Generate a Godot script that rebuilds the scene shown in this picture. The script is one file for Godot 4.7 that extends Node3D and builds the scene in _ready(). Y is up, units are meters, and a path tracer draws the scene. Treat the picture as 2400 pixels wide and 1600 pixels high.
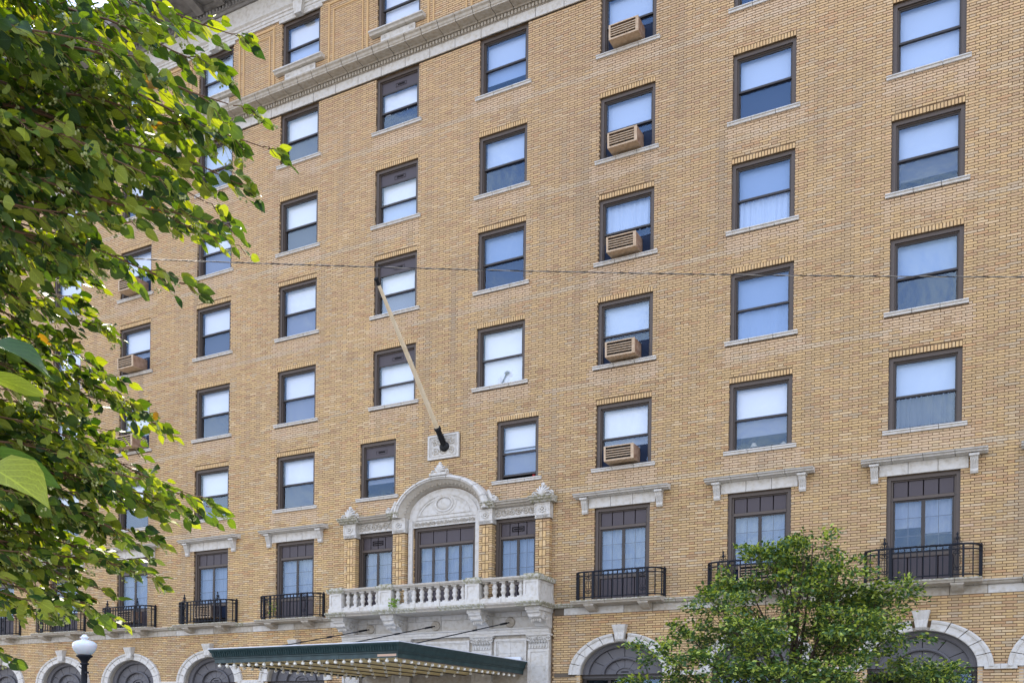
extends Node3D

const S := 1.37          # width over height of the round arches
const CAM := Vector3(10.013, 1.701, 25.196)
var rng := RandomNumberGenerator.new()
var patch := FastNoiseLite.new()
var M := {}
var cache := {}
var openings := []       # [x0, x1, y0, y1] rectangles cut out of the wall
var arches := []         # [cx, spring y, radius] round-headed cuts
var stones := []         # rectangles of the wall face that stone covers
var sills := []          # [x0, x1, y] for the pale wash below each sill
var hotel: Node3D

# ---------------------------------------------------------------- mesh builder
class MB:
	var st := SurfaceTool.new()
	var sg := 0
	func _init():
		st.begin(Mesh.PRIMITIVE_TRIANGLES)
	func v(p: Vector3, g: int, c: Color, uv: Vector2):
		st.set_smooth_group(g)
		st.set_color(c)
		st.set_uv(uv)
		st.add_vertex(p)
	func tri(a: Vector3, b: Vector3, c: Vector3, g := -1, col := Color.WHITE):
		v(a, g, col, Vector2.ZERO); v(c, g, col, Vector2.ZERO); v(b, g, col, Vector2.ZERO)
	func quad(a: Vector3, b: Vector3, c: Vector3, d: Vector3, g := -1):
		tri(a, b, c, g); tri(a, c, d, g)
	func box(a: Vector3, b: Vector3):
		var p := [Vector3(a.x, a.y, a.z), Vector3(b.x, a.y, a.z), Vector3(b.x, b.y, a.z), Vector3(a.x, b.y, a.z), Vector3(a.x, a.y, b.z), Vector3(b.x, a.y, b.z), Vector3(b.x, b.y, b.z), Vector3(a.x, b.y, b.z)]
		for f in [[4, 5, 6, 7], [1, 0, 3, 2], [0, 4, 7, 3], [5, 1, 2, 6], [7, 6, 2, 3], [0, 1, 5, 4]]:
			quad(p[f[0]], p[f[1]], p[f[2]], p[f[3]])
	func cbox(a: Vector3, b: Vector3, c: float):      # box with its front edges chamfered
		var f0 := Vector2(a.x + c, a.y + c)
		var f1 := Vector2(b.x - c, b.y - c)
		var z := b.z
		var y := b.z - c
		var F := [Vector3(f0.x, f0.y, z), Vector3(f1.x, f0.y, z), Vector3(f1.x, f1.y, z), Vector3(f0.x, f1.y, z)]
		var K := [Vector3(a.x, a.y, y), Vector3(b.x, a.y, y), Vector3(b.x, b.y, y), Vector3(a.x, b.y, y)]
		var B := [Vector3(a.x, a.y, a.z), Vector3(b.x, a.y, a.z), Vector3(b.x, b.y, a.z), Vector3(a.x, b.y, a.z)]
		quad(F[0], F[1], F[2], F[3])
		for i in 4:
			var j := (i + 1) % 4
			quad(K[i], K[j], F[j], F[i]); quad(B[i], B[j], K[j], K[i])
		quad(B[1], B[0], B[3], B[2])
	func ring(x0: float, x1: float, y0: float, y1: float, l: float, r: float, b: float, t: float, z0: float, z1: float):
		if l > 0: box(Vector3(x0, y0, z0), Vector3(x0 + l, y1, z1))
		if r > 0: box(Vector3(x1 - r, y0, z0), Vector3(x1, y1, z1))
		if b > 0: box(Vector3(x0 + l, y0, z0), Vector3(x1 - r, y0 + b, z1))
		if t > 0: box(Vector3(x0 + l, y1 - t, z0), Vector3(x1 - r, y1, z1))
	func sweep(rows: Array, closed_ring := true, caps := true, g := -1):   # rows of equal length, joined one to the next
		var n: int = rows[0].size()
		for k in rows.size() - 1:
			for i in (n if closed_ring else n - 1):
				var j := (i + 1) % n
				quad(rows[k][i], rows[k][j], rows[k + 1][j], rows[k + 1][i], g)
		if caps and closed_ring:
			for e in [0, rows.size() - 1]:
				var flat := PackedVector2Array()
				var o: Vector3 = rows[e][0]
				var nn := Vector3.ZERO
				for i in n:
					nn += (rows[e][i] - o).cross(rows[e][(i + 1) % n] - o)
				nn = nn.normalized()
				var ax := nn.cross(Vector3.UP if absf(nn.y) < 0.9 else Vector3.RIGHT).normalized()
				var ay := nn.cross(ax)
				for i in n:
					flat.append(Vector2((rows[e][i] - o).dot(ax), (rows[e][i] - o).dot(ay)))
				var ix := Geometry2D.triangulate_polygon(flat)
				for i in range(0, ix.size(), 3):
					tri(rows[e][ix[i]], rows[e][ix[i + 1]], rows[e][ix[i + 2]])
	func mould(prof: Array, x0: float, x1: float):   # a profile of (z, y) run along x
		var a := []
		var b := []
		for p in prof:
			a.append(Vector3(x0, p.y, p.x)); b.append(Vector3(x1, p.y, p.x))
		sweep([a, b])
	func mould_z(prof: Array, z0: float, z1: float):  # a profile of (x, y) run along z
		var a := []
		var b := []
		for p in prof:
			a.append(Vector3(p.x, p.y, z0)); b.append(Vector3(p.x, p.y, z1))
		sweep([a, b])
	func arc(cx: float, cy: float, s: float, prof: Array, a0: float, a1: float, n: int, g := -1):   # a profile of (radius, z) swept round an arch
		var rows := []
		for k in n + 1:
			var t := lerpf(a0, a1, float(k) / n)
			var row := []
			for p in prof:
				row.append(Vector3(cx + s * p.x * cos(t), cy + p.x * sin(t), p.y))
			rows.append(row)
		sweep(rows, true, true, g)
	func lathe(prof: Array, at: Vector3, n := 12, sx := 1.0, basis := Basis()):  # (radius, height), smooth
		sg += 1
		var rows := []
		for p in prof:
			var row := []
			for i in n:
				var t := TAU * i / n
				row.append(at + basis * Vector3(p.x * cos(t) * sx, p.y, p.x * sin(t)))
			rows.append(row)
		sweep(rows, true, false, sg)
		for e in [0, rows.size() - 1]:
			var c: Vector3 = at + basis * Vector3(0, prof[e].y, 0)
			if prof[e].x > 0.0005:
				for i in n:
					tri(c, rows[e][i], rows[e][(i + 1) % n])
	func ball(at: Vector3, r: Vector3, n := 8, m := 5):
		sg += 1
		var rows := []
		for k in m + 1:
			var p := PI * k / m
			var row := []
			for i in n:
				var t := TAU * i / n
				row.append(at + Vector3(r.x * sin(p) * cos(t), r.y * cos(p), r.z * sin(p) * sin(t)))
			rows.append(row)
		sweep(rows, true, false, sg)
	func tube(path: Array, r0: float, r1: float, n := 6):
		sg += 1
		var rows := []
		for k in path.size():
			var d: Vector3 = (path[mini(k + 1, path.size() - 1)] - path[maxi(k - 1, 0)]).normalized()
			var ax := d.cross(Vector3.UP if absf(d.y) < 0.95 else Vector3.RIGHT).normalized()
			var ay := d.cross(ax)
			var r := lerpf(r0, r1, float(k) / maxf(1.0, path.size() - 1))
			var row := []
			for i in n:
				var t := TAU * i / n
				row.append(path[k] + (ax * cos(t) + ay * sin(t)) * r)
			rows.append(row)
		sweep(rows, true, false, sg)
		tri(rows[0][0], rows[0][2], rows[0][n - 2] if n > 4 else rows[0][1])
	func scroll(c: Vector3, r: float, turns: float, hand: float, th: float, start := 0.0):   # a flat spiral against a wall
		var path := []
		var n := int(10 * turns) + 2
		for k in n:
			var t := float(k) / (n - 1)
			var a := start + hand * TAU * turns * t
			path.append(c + Vector3(cos(a) * 1.2, sin(a), 0) * r * (1.0 - 0.82 * t))
		tube(path, th, th * 0.8, 5)
	func done() -> ArrayMesh:
		st.generate_normals()
		return st.commit()

# ---------------------------------------------------------------- nodes
func part(called: String, mesh: Mesh, mat: Material, parent: Node, kind := "") -> MeshInstance3D:
	var o := MeshInstance3D.new()
	o.name = called
	o.mesh = mesh
	o.material_override = mat
	if kind: o.set_meta("kind", kind)
	parent.add_child(o, true)
	return o

func thing(called: String, label: String, category: String, at := Vector3.ZERO, group := "") -> Node3D:
	var o := Node3D.new()
	o.name = called
	o.position = at
	o.set_meta("label", label)
	o.set_meta("category", category)
	if group: o.set_meta("group", group)
	add_child(o, true)
	return o

func lin(r: float, g: float, b: float) -> Color:
	return Color(r, g, b).linear_to_srgb()

func mat(c: Color, rough := 0.8, spec := 0.4) -> StandardMaterial3D:
	var m := StandardMaterial3D.new()
	m.albedo_color = c
	m.roughness = rough
	m.metallic_specular = spec
	return m

func noise_tex(colors: Array, stops: Array, freq: float, sd: int, size := 512, oct := 5) -> NoiseTexture2D:
	var n := FastNoiseLite.new()
	n.seed = sd
	n.frequency = freq
	n.fractal_octaves = oct
	n.noise_type = FastNoiseLite.TYPE_SIMPLEX_SMOOTH
	var g := Gradient.new()
	var pc := PackedColorArray()
	for c in colors: pc.append(c)
	g.colors = pc
	g.offsets = PackedFloat32Array(stops)
	var t := NoiseTexture2D.new()
	t.width = size
	t.height = size
	t.seamless = true
	t.noise = n
	t.color_ramp = g
	return t

func tex_mat(t: Texture2D, scale: float, rough := 0.8, spec := 0.4) -> StandardMaterial3D:
	var m := mat(Color.WHITE, rough, spec)
	m.albedo_texture = t
	m.uv1_triplanar = true
	m.uv1_world_triplanar = true
	m.uv1_scale = Vector3.ONE * scale
	return m

func bump(m: StandardMaterial3D, freq: float, sd: int, strength: float, amount: float):
	var t := noise_tex([Color.BLACK, Color.WHITE], [0.0, 1.0], freq, sd, 256)
	t.color_ramp = null
	t.as_normal_map = true
	t.bump_strength = strength
	m.normal_enabled = true
	m.normal_texture = t
	m.normal_scale = amount

func glass_mat(tint: Color, a: float) -> StandardMaterial3D:      # coated pane: a share of mirror over a clear sheet
	var m := mat(tint, 0.03, 0.5)
	var im := Image.create(4, 4, false, Image.FORMAT_RGB8)
	im.fill(Color.WHITE)
	m.albedo_texture = ImageTexture.create_from_image(im)
	m.uv1_triplanar = true
	m.uv1_world_triplanar = true
	m.uv1_scale = Vector3.ONE * 0.5
	bump(m, 0.012, 31, 2.0, 0.22)
	m.metallic = 1.0
	m.transparency = BaseMaterial3D.TRANSPARENCY_ALPHA
	m.albedo_color.a = a
	return m

func make_materials():
	M.mortar = tex_mat(noise_tex([lin(.090, .055, .030), lin(.145, .094, .052), lin(.24, .175, .11)], [0.0, 0.55, 1.0], 0.02, 3), 0.35, 0.95, 0.1)
	M.brick = mat(Color.WHITE, 0.72, 0.35)
	M.brick.vertex_color_use_as_albedo = true
	M.stone = tex_mat(noise_tex([lin(.38, .335, .27), lin(.46, .42, .355), lin(.50, .462, .405), lin(.525, .495, .445)], [0.0, 0.30, 0.5, 1.0], 0.022, 5), 0.45, 0.55, 0.45)
	bump(M.stone, 0.05, 6, 3.0, 0.35)
	M.stone_warm = tex_mat(noise_tex([lin(.31, .26, .19), lin(.365, .315, .245), lin(.40, .352, .284), lin(.43, .39, .325)], [0.0, 0.35, 0.6, 1.0], 0.024, 8), 0.5, 0.7, 0.35)
	bump(M.stone_warm, 0.05, 9, 3.0, 0.4)
	M.moss = tex_mat(noise_tex([lin(.20, .185, .105), lin(.30, .275, .185), lin(.39, .36, .285), lin(.46, .43, .37)], [0.2, 0.40, 0.55, 0.75], 0.03, 11), 0.6, 0.85, 0.25)
	M.cornice_grey = tex_mat(noise_tex([lin(.13, .12, .11), lin(.20, .185, .17), lin(.26, .245, .22)], [0.0, 0.5, 1.0], 0.02, 25, 256), 0.5, 0.85, 0.25)  # darker grey for the roof cornice overhang, bed moulding and modillions
	M.joint = mat(lin(.12, .095, .07), 0.95, 0.1)
	M.frame = mat(lin(.085, .064, .050), 0.5, 0.4)
	M.sash = mat(lin(.036, .029, .025), 0.45, 0.4)
	M.panel = mat(lin(.060, .047, .050), 0.5, 0.4)
	M.groove = mat(lin(.012, .010, .010), 0.8, 0.2)
	M.lunette = mat(lin(.115, .108, .110), 0.55, 0.4)
	M.room = mat(lin(.045, .043, .045), 0.95, 0.1)
	M.glass = glass_mat(Color(0.76, 0.88, 1.0), 0.085)
	for b in [["white", .58, .60, .63], ["cool", .35, .42, .54], ["blue", .20, .27, .40], ["dim", .17, .19, .235], ["grey", .075, .085, .105], ["dark", .020, .028, .050], ["curtain", .165, .195, .24]]:  # bluish blinds have the reflected sky painted into their colour
		M["blind_" + b[0]] = mat(lin(b[1], b[2], b[3]), 0.85, 0.2)
	M.iron = mat(lin(.010, .011, .015), 0.55, 0.3)
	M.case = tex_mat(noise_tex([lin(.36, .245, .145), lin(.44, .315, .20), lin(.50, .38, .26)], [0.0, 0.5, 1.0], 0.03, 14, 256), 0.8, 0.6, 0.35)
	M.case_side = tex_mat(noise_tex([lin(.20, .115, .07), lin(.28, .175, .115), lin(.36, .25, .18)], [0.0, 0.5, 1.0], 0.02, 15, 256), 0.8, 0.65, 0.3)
	M.black = mat(lin(.012, .012, .013), 0.6, 0.3)
	M.canopy = tex_mat(noise_tex([lin(.010, .026, .026), lin(.017, .040, .040), lin(.035, .062, .060)], [0.0, 0.5, 1.0], 0.02, 16, 256), 0.7, 0.5, 0.45)
	M.zinc = mat(lin(.55, .57, .60), 0.35, 0.6)
	M.soffit = tex_mat(noise_tex([lin(.60, .44, .18), lin(.70, .54, .26), lin(.75, .61, .34)], [0.0, 0.5, 1.0], 0.02, 17, 256), 0.5, 0.6, 0.35)
	M.bulb = mat(lin(.80, .76, .66), 0.25, 0.5)
	M.pole = tex_mat(noise_tex([lin(.52, .40, .24), lin(.62, .50, .33), lin(.68, .57, .41)], [0.0, 0.5, 1.0], 0.02, 18, 256), 0.6, 0.55, 0.4)
	M.globe = mat(lin(.54, .56, .58), 0.22, 0.5)
	M.globe.subsurf_scatter_enabled = true
	M.globe.subsurf_scatter_strength = 0.35
	M.cable = mat(lin(.22, .19, .15), 0.6, 0.4)
	M.asphalt = tex_mat(noise_tex([lin(.06, .06, .06), lin(.085, .083, .08), lin(.11, .107, .10)], [0.0, 0.5, 1.0], 0.05, 20), 0.4, 0.92, 0.3)
	M.walk = tex_mat(noise_tex([lin(.32, .30, .27), lin(.40, .38, .34), lin(.46, .44, .40)], [0.0, 0.5, 1.0], 0.03, 21), 0.4, 0.9, 0.3)
	M.paint = mat(lin(.75, .74, .70), 0.7, 0.3)
	M.bark = tex_mat(noise_tex([lin(.035, .024, .018), lin(.075, .052, .038), lin(.13, .10, .08)], [0.0, 0.5, 1.0], 0.04, 22, 256), 2.0, 0.9, 0.2)
	M.twig = mat(lin(.10, .055, .03), 0.8, 0.3)
	M.stalk = mat(lin(.30, .33, .09), 0.6, 0.3)
	M.stalk.backlight_enabled = true
	M.stalk.backlight = Color(.5, .6, .2)
	M.fruit = mat(lin(.22, .24, .10), 0.7, 0.3)
	M.red = mat(lin(.45, .02, .02), 0.4, 0.5)
	M.teal = mat(lin(.10, .32, .30), 0.4, 0.5)
	M.white = mat(lin(.22, .20, .16), 0.5, 0.4)
	M.pewter = mat(lin(.16, .18, .17), 0.4, 0.5)
	# linden leaves: a picture of veins, tinted by each leaf's green with sun and shade mixed in
	var im := Image.create(128, 128, false, Image.FORMAT_RGB8)
	for y in 128:
		for x in 128:
			var u := absf(x / 127.0 - 0.5) * 2.0
			var w := y / 127.0
			var k := 0.80 + 0.12 * patch.get_noise_2d(x * 3.0, y * 3.0)
			k = lerpf(1.0, k, smoothstep(0.02, 0.06, u))
			var s := fposmod((w - u * 0.42) * 7.0, 1.0)
			k = lerpf(0.97, k, smoothstep(0.0, 0.11, minf(s, 1.0 - s)))
			im.set_pixel(x, y, Color(k, k, k * 0.95))
	M.leaf = mat(Color.WHITE, 0.52, 0.33)
	M.leaf.albedo_texture = ImageTexture.create_from_image(im)
	M.leaf.vertex_color_use_as_albedo = true
	M.leaf.backlight_enabled = true
	M.leaf.backlight = Color(1.0, 0.98, 0.34)
	M.leaf.cull_mode = BaseMaterial3D.CULL_DISABLED
	M.crown = mat(Color.WHITE, 0.45, 0.45)
	M.crown.vertex_color_use_as_albedo = true
	M.crown.backlight_enabled = true
	M.crown.backlight = Color(0.8, 0.8, 0.25)
	M.crown.cull_mode = BaseMaterial3D.CULL_DISABLED

# ---------------------------------------------------------------- light and camera
func light_and_camera():
	var cam := Camera3D.new()
	cam.name = "camera"
	cam.projection = Camera3D.PROJECTION_FRUSTUM
	cam.near = 0.05
	cam.far = 900.0
	cam.size = 0.05 * 1600.0 / 2262.0
	cam.frustum_offset = Vector2(0.0, 0.05 * 923.16 / 2262.0)
	var ya := 0.489555
	var ro := 0.011997
	cam.basis = Basis(Vector3.UP, ya) * Basis(Vector3.BACK, ro)
	cam.position = CAM
	add_child(cam)
	cam.current = true
	var env := Environment.new()
	env.background_mode = Environment.BG_SKY
	env.tonemap_mode = Environment.TONE_MAPPER_LINEAR
	env.tonemap_exposure = 3.3
	env.sdfgi_enabled = true
	env.ssao_enabled = true
	env.ssil_enabled = true
	env.sky = Sky.new()
	var pano := PanoramaSkyMaterial.new()
	pano.panorama = ImageTexture.create_from_image(sky_picture())
	env.sky.sky_material = pano
	var we := WorldEnvironment.new()
	we.name = "environment"
	we.environment = env
	add_child(we)
	var sun := DirectionalLight3D.new()
	sun.name = "sun"
	sun.light_energy = 1.5
	sun.light_color = Color(1.0, 0.955, 0.88)
	sun.light_angular_distance = 0.53
	sun.shadow_enabled = true
	add_child(sun)
	sun.look_at_from_position(Vector3.ZERO, -Vector3(-0.52, 0.67, -0.47), Vector3.UP)

func sky_picture() -> Image:
	var w := 640
	var h := 320
	var n := FastNoiseLite.new()
	n.seed = 41
	n.frequency = 1.5
	n.fractal_octaves = 6
	n.noise_type = FastNoiseLite.TYPE_SIMPLEX_SMOOTH
	var im := Image.create(w, h, false, Image.FORMAT_RGBF)
	for y in h:
		var el := PI * (0.5 - (y + 0.5) / h)
		for x in w:
			var az := TAU * (x + 0.5) / w
			var d := Vector3(cos(el) * sin(az), sin(el), cos(el) * cos(az))
			var c := Color(.30, .28, .26)
			if d.y > 0.0:
				var t := pow(d.y, 0.55)
				c = Color(.86, .91, 1.0).lerp(Color(.17, .35, .78), t)
				var q := d / (d.y + 0.35)
				var f := smoothstep(0.02, 0.42, n.get_noise_3d(q.x * 1.1, q.z * 1.1, d.y) + 0.10)
				c = c.lerp(Color(1.06, 1.04, 1.02), f * 0.85)
			im.set_pixel(x, y, c)
	return im

# ---------------------------------------------------------------- windows
func keyed(key: String, make: Callable) -> Mesh:
	if not cache.has(key):
		cache[key] = make.call()
	return cache[key]

func plane(w: float, h: float, folds := 0, deep := 0.0) -> Mesh:     # a sheet from (0,0) to (w,h), pleated when folds > 0
	return keyed("plane%.3f %.3f %d %.3f" % [w, h, folds, deep], func():
		var mb := MB.new()
		var n := maxi(1, folds * 6)
		for i in n:
			var a := float(i) / n
			var b := float(i + 1) / n
			var za := sin(a * folds * TAU) * deep + sin(a * folds * 9.1) * deep * 0.4
			var zb := sin(b * folds * TAU) * deep + sin(b * folds * 9.1) * deep * 0.4
			mb.quad(Vector3(a * w, 0, za), Vector3(b * w, 0, zb), Vector3(b * w, h, zb), Vector3(a * w, h, za), 1)
		return mb.done())

func put(called: String, mesh: Mesh, m: Material, parent: Node, at: Vector3) -> MeshInstance3D:
	var o := part(called, mesh, m, parent)
	o.position = at
	return o

func room_mesh(w: float, h: float) -> Mesh:
	return keyed("room%.3f %.3f" % [w, h], func():
		var mb := MB.new()
		var z0 := -1.9
		var z1 := -0.3
		var e := 0.25
		mb.box(Vector3(-w / 2 - e, -e, z0 - 0.1), Vector3(w / 2 + e, h + e, z0))
		mb.box(Vector3(-w / 2 - e, -e, z0), Vector3(-w / 2 - e + 0.1, h + e, z1))
		mb.box(Vector3(w / 2 + e - 0.1, -e, z0), Vector3(w / 2 + e, h + e, z1))
		mb.box(Vector3(-w / 2 - e + 0.1, -e, z0), Vector3(w / 2 + e - 0.1, -e + 0.1, z1))
		mb.box(Vector3(-w / 2 - e + 0.1, h + e - 0.1, z0), Vector3(w / 2 + e - 0.1, h + e, z1))
		return mb.done())

# A double-hung window. o: up / low = blind behind each sash, drop = how far the upper blind reaches, vent, open, ac
func make_window(x: float, y0: float, y1: float, w: float, o := {}, sill := true) -> Node3D:
	var h := y1 - y0
	openings.append([x - w / 2, x + w / 2, y0, y1])
	if y0 < 20.0: stones.append([x - w / 2, x + w / 2, y1, y1 + 0.136])
	var vent := 0.34 if o.get("vent", false) else 0.0
	var fm := keyed("frame%.3f %.3f" % [w, h], func():
		var mb := MB.new()
		mb.ring(-w / 2, w / 2, 0, h, 0.10, 0.10, 0.0, 0.10, -0.22, -0.065)
		mb.ring(-w / 2 + 0.10, w / 2 - 0.10, 0.0, h - 0.10, 0.03, 0.03, 0.03, 0.03, -0.22, -0.115)
		return mb.done())
	var win := part("window", fm, M.frame, hotel)
	win.position = Vector3(x, y0, 0)
	var a := w / 2 - 0.13
	var top := h - 0.13 - vent
	var mid := top * 0.49 + 0.02
	var lift: float = o.get("open", 0.0)
	if vent > 0:
		var vm := MB.new()
		vm.box(Vector3(-a, top, -0.19), Vector3(a, h - 0.13, -0.15))
		vm.ring(-0.17, 0.25, top + 0.10, top + 0.22, 0.015, 0.015, 0.015, 0.015, -0.15, -0.135)
		put("vent_panel", keyed("vent%.3f %.3f" % [w, h], vm.done), M.panel, win, Vector3.ZERO)
		put("vent_slot", keyed("slot", func():
			var mb := MB.new()
			mb.box(Vector3(-0.10, -0.022, -0.15), Vector3(0.16, 0.022, -0.144))
			return mb.done()), M.groove, win, Vector3(0.02, top + 0.16, 0))
	put("upper_sash", keyed("us%.3f %.3f %.2f" % [w, h, vent], func():
		var mb := MB.new()
		mb.ring(-a, a, mid - 0.03, top, 0.035, 0.035, 0.05, 0.04, -0.175, -0.135)
		return mb.done()), M.sash, win, Vector3.ZERO)
	put("lower_sash", keyed("ls%.3f %.3f %.2f" % [w, h, vent], func():
		var mb := MB.new()
		mb.ring(-a, a, 0.03, mid + 0.015, 0.04, 0.04, 0.055, 0.04, -0.217, -0.178)
		return mb.done()), M.sash, win, Vector3(0, lift, 0))
	put("pane", plane(2 * a - 0.06, top - mid - 0.02), M.glass, win, Vector3(-a + 0.03, mid, -0.155))
	put("pane", plane(2 * a - 0.07, mid - 0.075), M.glass, win, Vector3(-a + 0.035, 0.075 + lift, -0.197))
	put("room", room_mesh(w, h), M.room, win, Vector3.ZERO)
	var up: String = o.get("up", "")
	var low: String = o.get("low", "")
	var bw := 2 * a - 0.05
	if up:
		var d: float = o.get("drop", 1.0)
		var bh := (top - mid + 0.05) * d
		var f: int = o.get("upfold", 0)
		put("blind" if f == 0 else "curtain", plane(bw, bh, f, 0.012), M["blind_" + up], win, Vector3(-bw / 2, top - bh + 0.02, -0.27))
		if d < 1.0 and f == 0:
			put("blind_hem", keyed("hem%.3f" % bw, func():
				var mb := MB.new()
				mb.box(Vector3(-bw / 2, -0.02, -0.008), Vector3(bw / 2, 0.01, 0.008))
				return mb.done()), M.blind_cool, win, Vector3(0, top - bh + 0.02, -0.262))
	if low:
		var d2: float = o.get("lowdrop", 1.0)
		var lh := (mid + 0.02) * d2
		var f2: int = o.get("lowfold", 0)
		put("blind" if f2 == 0 else "curtain", plane(bw, lh, f2, 0.012), M["blind_" + low], win, Vector3(-bw / 2, mid + 0.02 - lh, -0.262))
	if sill:
		for k in 3:
			var sw := w + 0.24
			var xa := -sw / 2 + sw * k / 3.0 + (0.014 if k else 0.0)
			var xb := -sw / 2 + sw * (k + 1) / 3.0
			put("sill", keyed("sill%.3f %d" % [w, k], func():
				var mb := MB.new()
				mb.mould([Vector2(-0.22, 0.015), Vector2(0.075, -0.005), Vector2(0.082, -0.02), Vector2(0.082, -0.035), Vector2(0.055, -0.045), Vector2(0.055, -0.10), Vector2(-0.22, -0.10)], xa, xb)
				return mb.done()), M.stone, win, Vector3.ZERO)
		sills.append([x - w / 2 - 0.1, x + w / 2 + 0.1, y0 - 0.09])
		stones.append([x - w / 2 - 0.12, x + w / 2 + 0.12, y0 - 0.10, y0])
	return win

# A tall window of the second floor: panelled transom, casements with glazing bars, panelled apron
func french_window(x: float, y0: float, y1: float, w: float, lights: int, o := {}) -> Node3D:
	openings.append([x - w / 2, x + w / 2, y0, y1])
	var h := y1 - y0
	var z: float = o.get("z", 0.0)
	var win := part("french_window", keyed("ff%.3f %.3f" % [w, h], func():
		var mb := MB.new()
		mb.ring(-w / 2, w / 2, 0, h, 0.09, 0.09, 0.0, 0.09, -0.24, -0.065)
		mb.ring(-w / 2 + 0.09, w / 2 - 0.09, 0.0, h - 0.09, 0.05, 0.05, 0.06, 0.03, -0.24, -0.12)
		mb.box(Vector3(-w / 2 + 0.14, h - 0.585, -0.24), Vector3(w / 2 - 0.14, h - 0.51, -0.105))
		mb.box(Vector3(-w / 2 + 0.14, 0.62, -0.24), Vector3(w / 2 - 0.14, 0.70, -0.13))
		return mb.done()), M.frame, hotel)
	win.position = Vector3(x, y0, z)
	var a := w / 2 - 0.14
	for k in 4:
		var pa := -a + 2 * a * k / 4.0 + 0.012
		var pb := -a + 2 * a * (k + 1) / 4.0 - 0.012
		put("transom_panel", keyed("tp%.3f %d" % [w, k], func():
			var mb := MB.new()
			mb.cbox(Vector3(pa, h - 0.50, -0.20), Vector3(pb, h - 0.125, -0.15), 0.006)
			return mb.done()), M.panel, win, Vector3.ZERO)
		if not o.get("ac", false):
			put("apron_panel", keyed("ap%.3f %d" % [w, k], func():
				var mb := MB.new()
				mb.cbox(Vector3(pa, 0.06, -0.20), Vector3(pb, 0.61, -0.15), 0.006)
				return mb.done()), M.panel, win, Vector3.ZERO)
	if o.get("vent", false):
		put("vent_slot", keyed("fv", func():
			var mb := MB.new()
			mb.ring(-0.20, 0.20, -0.07, 0.07, 0.02, 0.02, 0.02, 0.02, -0.15, -0.13)
			mb.box(Vector3(-0.15, -0.022, -0.15), Vector3(0.15, 0.022, -0.142))
			return mb.done()), M.groove, win, Vector3(0.0, h - 0.31, 0))
	for e in [[h - 0.51, h - 0.12], [0.05, 0.62]]:
		put("backing", keyed("fb%.3f %.2f" % [w, e[0]], func():
			var mb := MB.new()
			mb.box(Vector3(-a, e[0], -0.25), Vector3(a, e[1], -0.205))
			return mb.done()), M.groove, win, Vector3.ZERO)
	var g0 := 0.70
	var g1 := h - 0.585
	for k in lights:
		var xa := -a + 2 * a * k / lights
		var xb := -a + 2 * a * (k + 1) / lights
		var bars: int = o.get("bars", 1)
		put("casement", keyed("ca%.3f %d %d %d" % [w, lights, k, bars], func():
			var mb := MB.new()
			mb.ring(xa, xb, g0, g1, 0.045, 0.045, 0.05, 0.045, -0.20, -0.155)
			for r in [1, 2]:
				var yy := lerpf(g0, g1, r / 3.0)
				mb.box(Vector3(xa + 0.045, yy - 0.008, -0.188), Vector3(xb - 0.045, yy + 0.008, -0.172))
			if bars > 0:
				var xm := (xa + xb) / 2
				for r in 3:
					mb.box(Vector3(xm - 0.008, lerpf(g0, g1, r / 3.0) + 0.009, -0.189), Vector3(xm + 0.008, lerpf(g0, g1, (r + 1) / 3.0) - 0.009, -0.171))
			return mb.done()), M.sash, win, Vector3.ZERO)
		put("pane", plane(xb - xa - 0.08, g1 - g0 - 0.08), M.glass, win, Vector3(xa + 0.04, g0 + 0.045, -0.165))
		var up0: float = (g1 - g0) * o.get("short", 0.0) * (1.0 if k == 0 else 0.75)
		put("curtain", plane(xb - xa + 0.02, g1 - g0 - up0, 4 + k, 0.012), M["blind_" + o.get("cur", "curtain")], win, Vector3(xa - 0.01, g0 + up0, -0.29))
	put("room", room_mesh(w, h), M.room, win, Vector3.ZERO)
	return win

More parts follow.
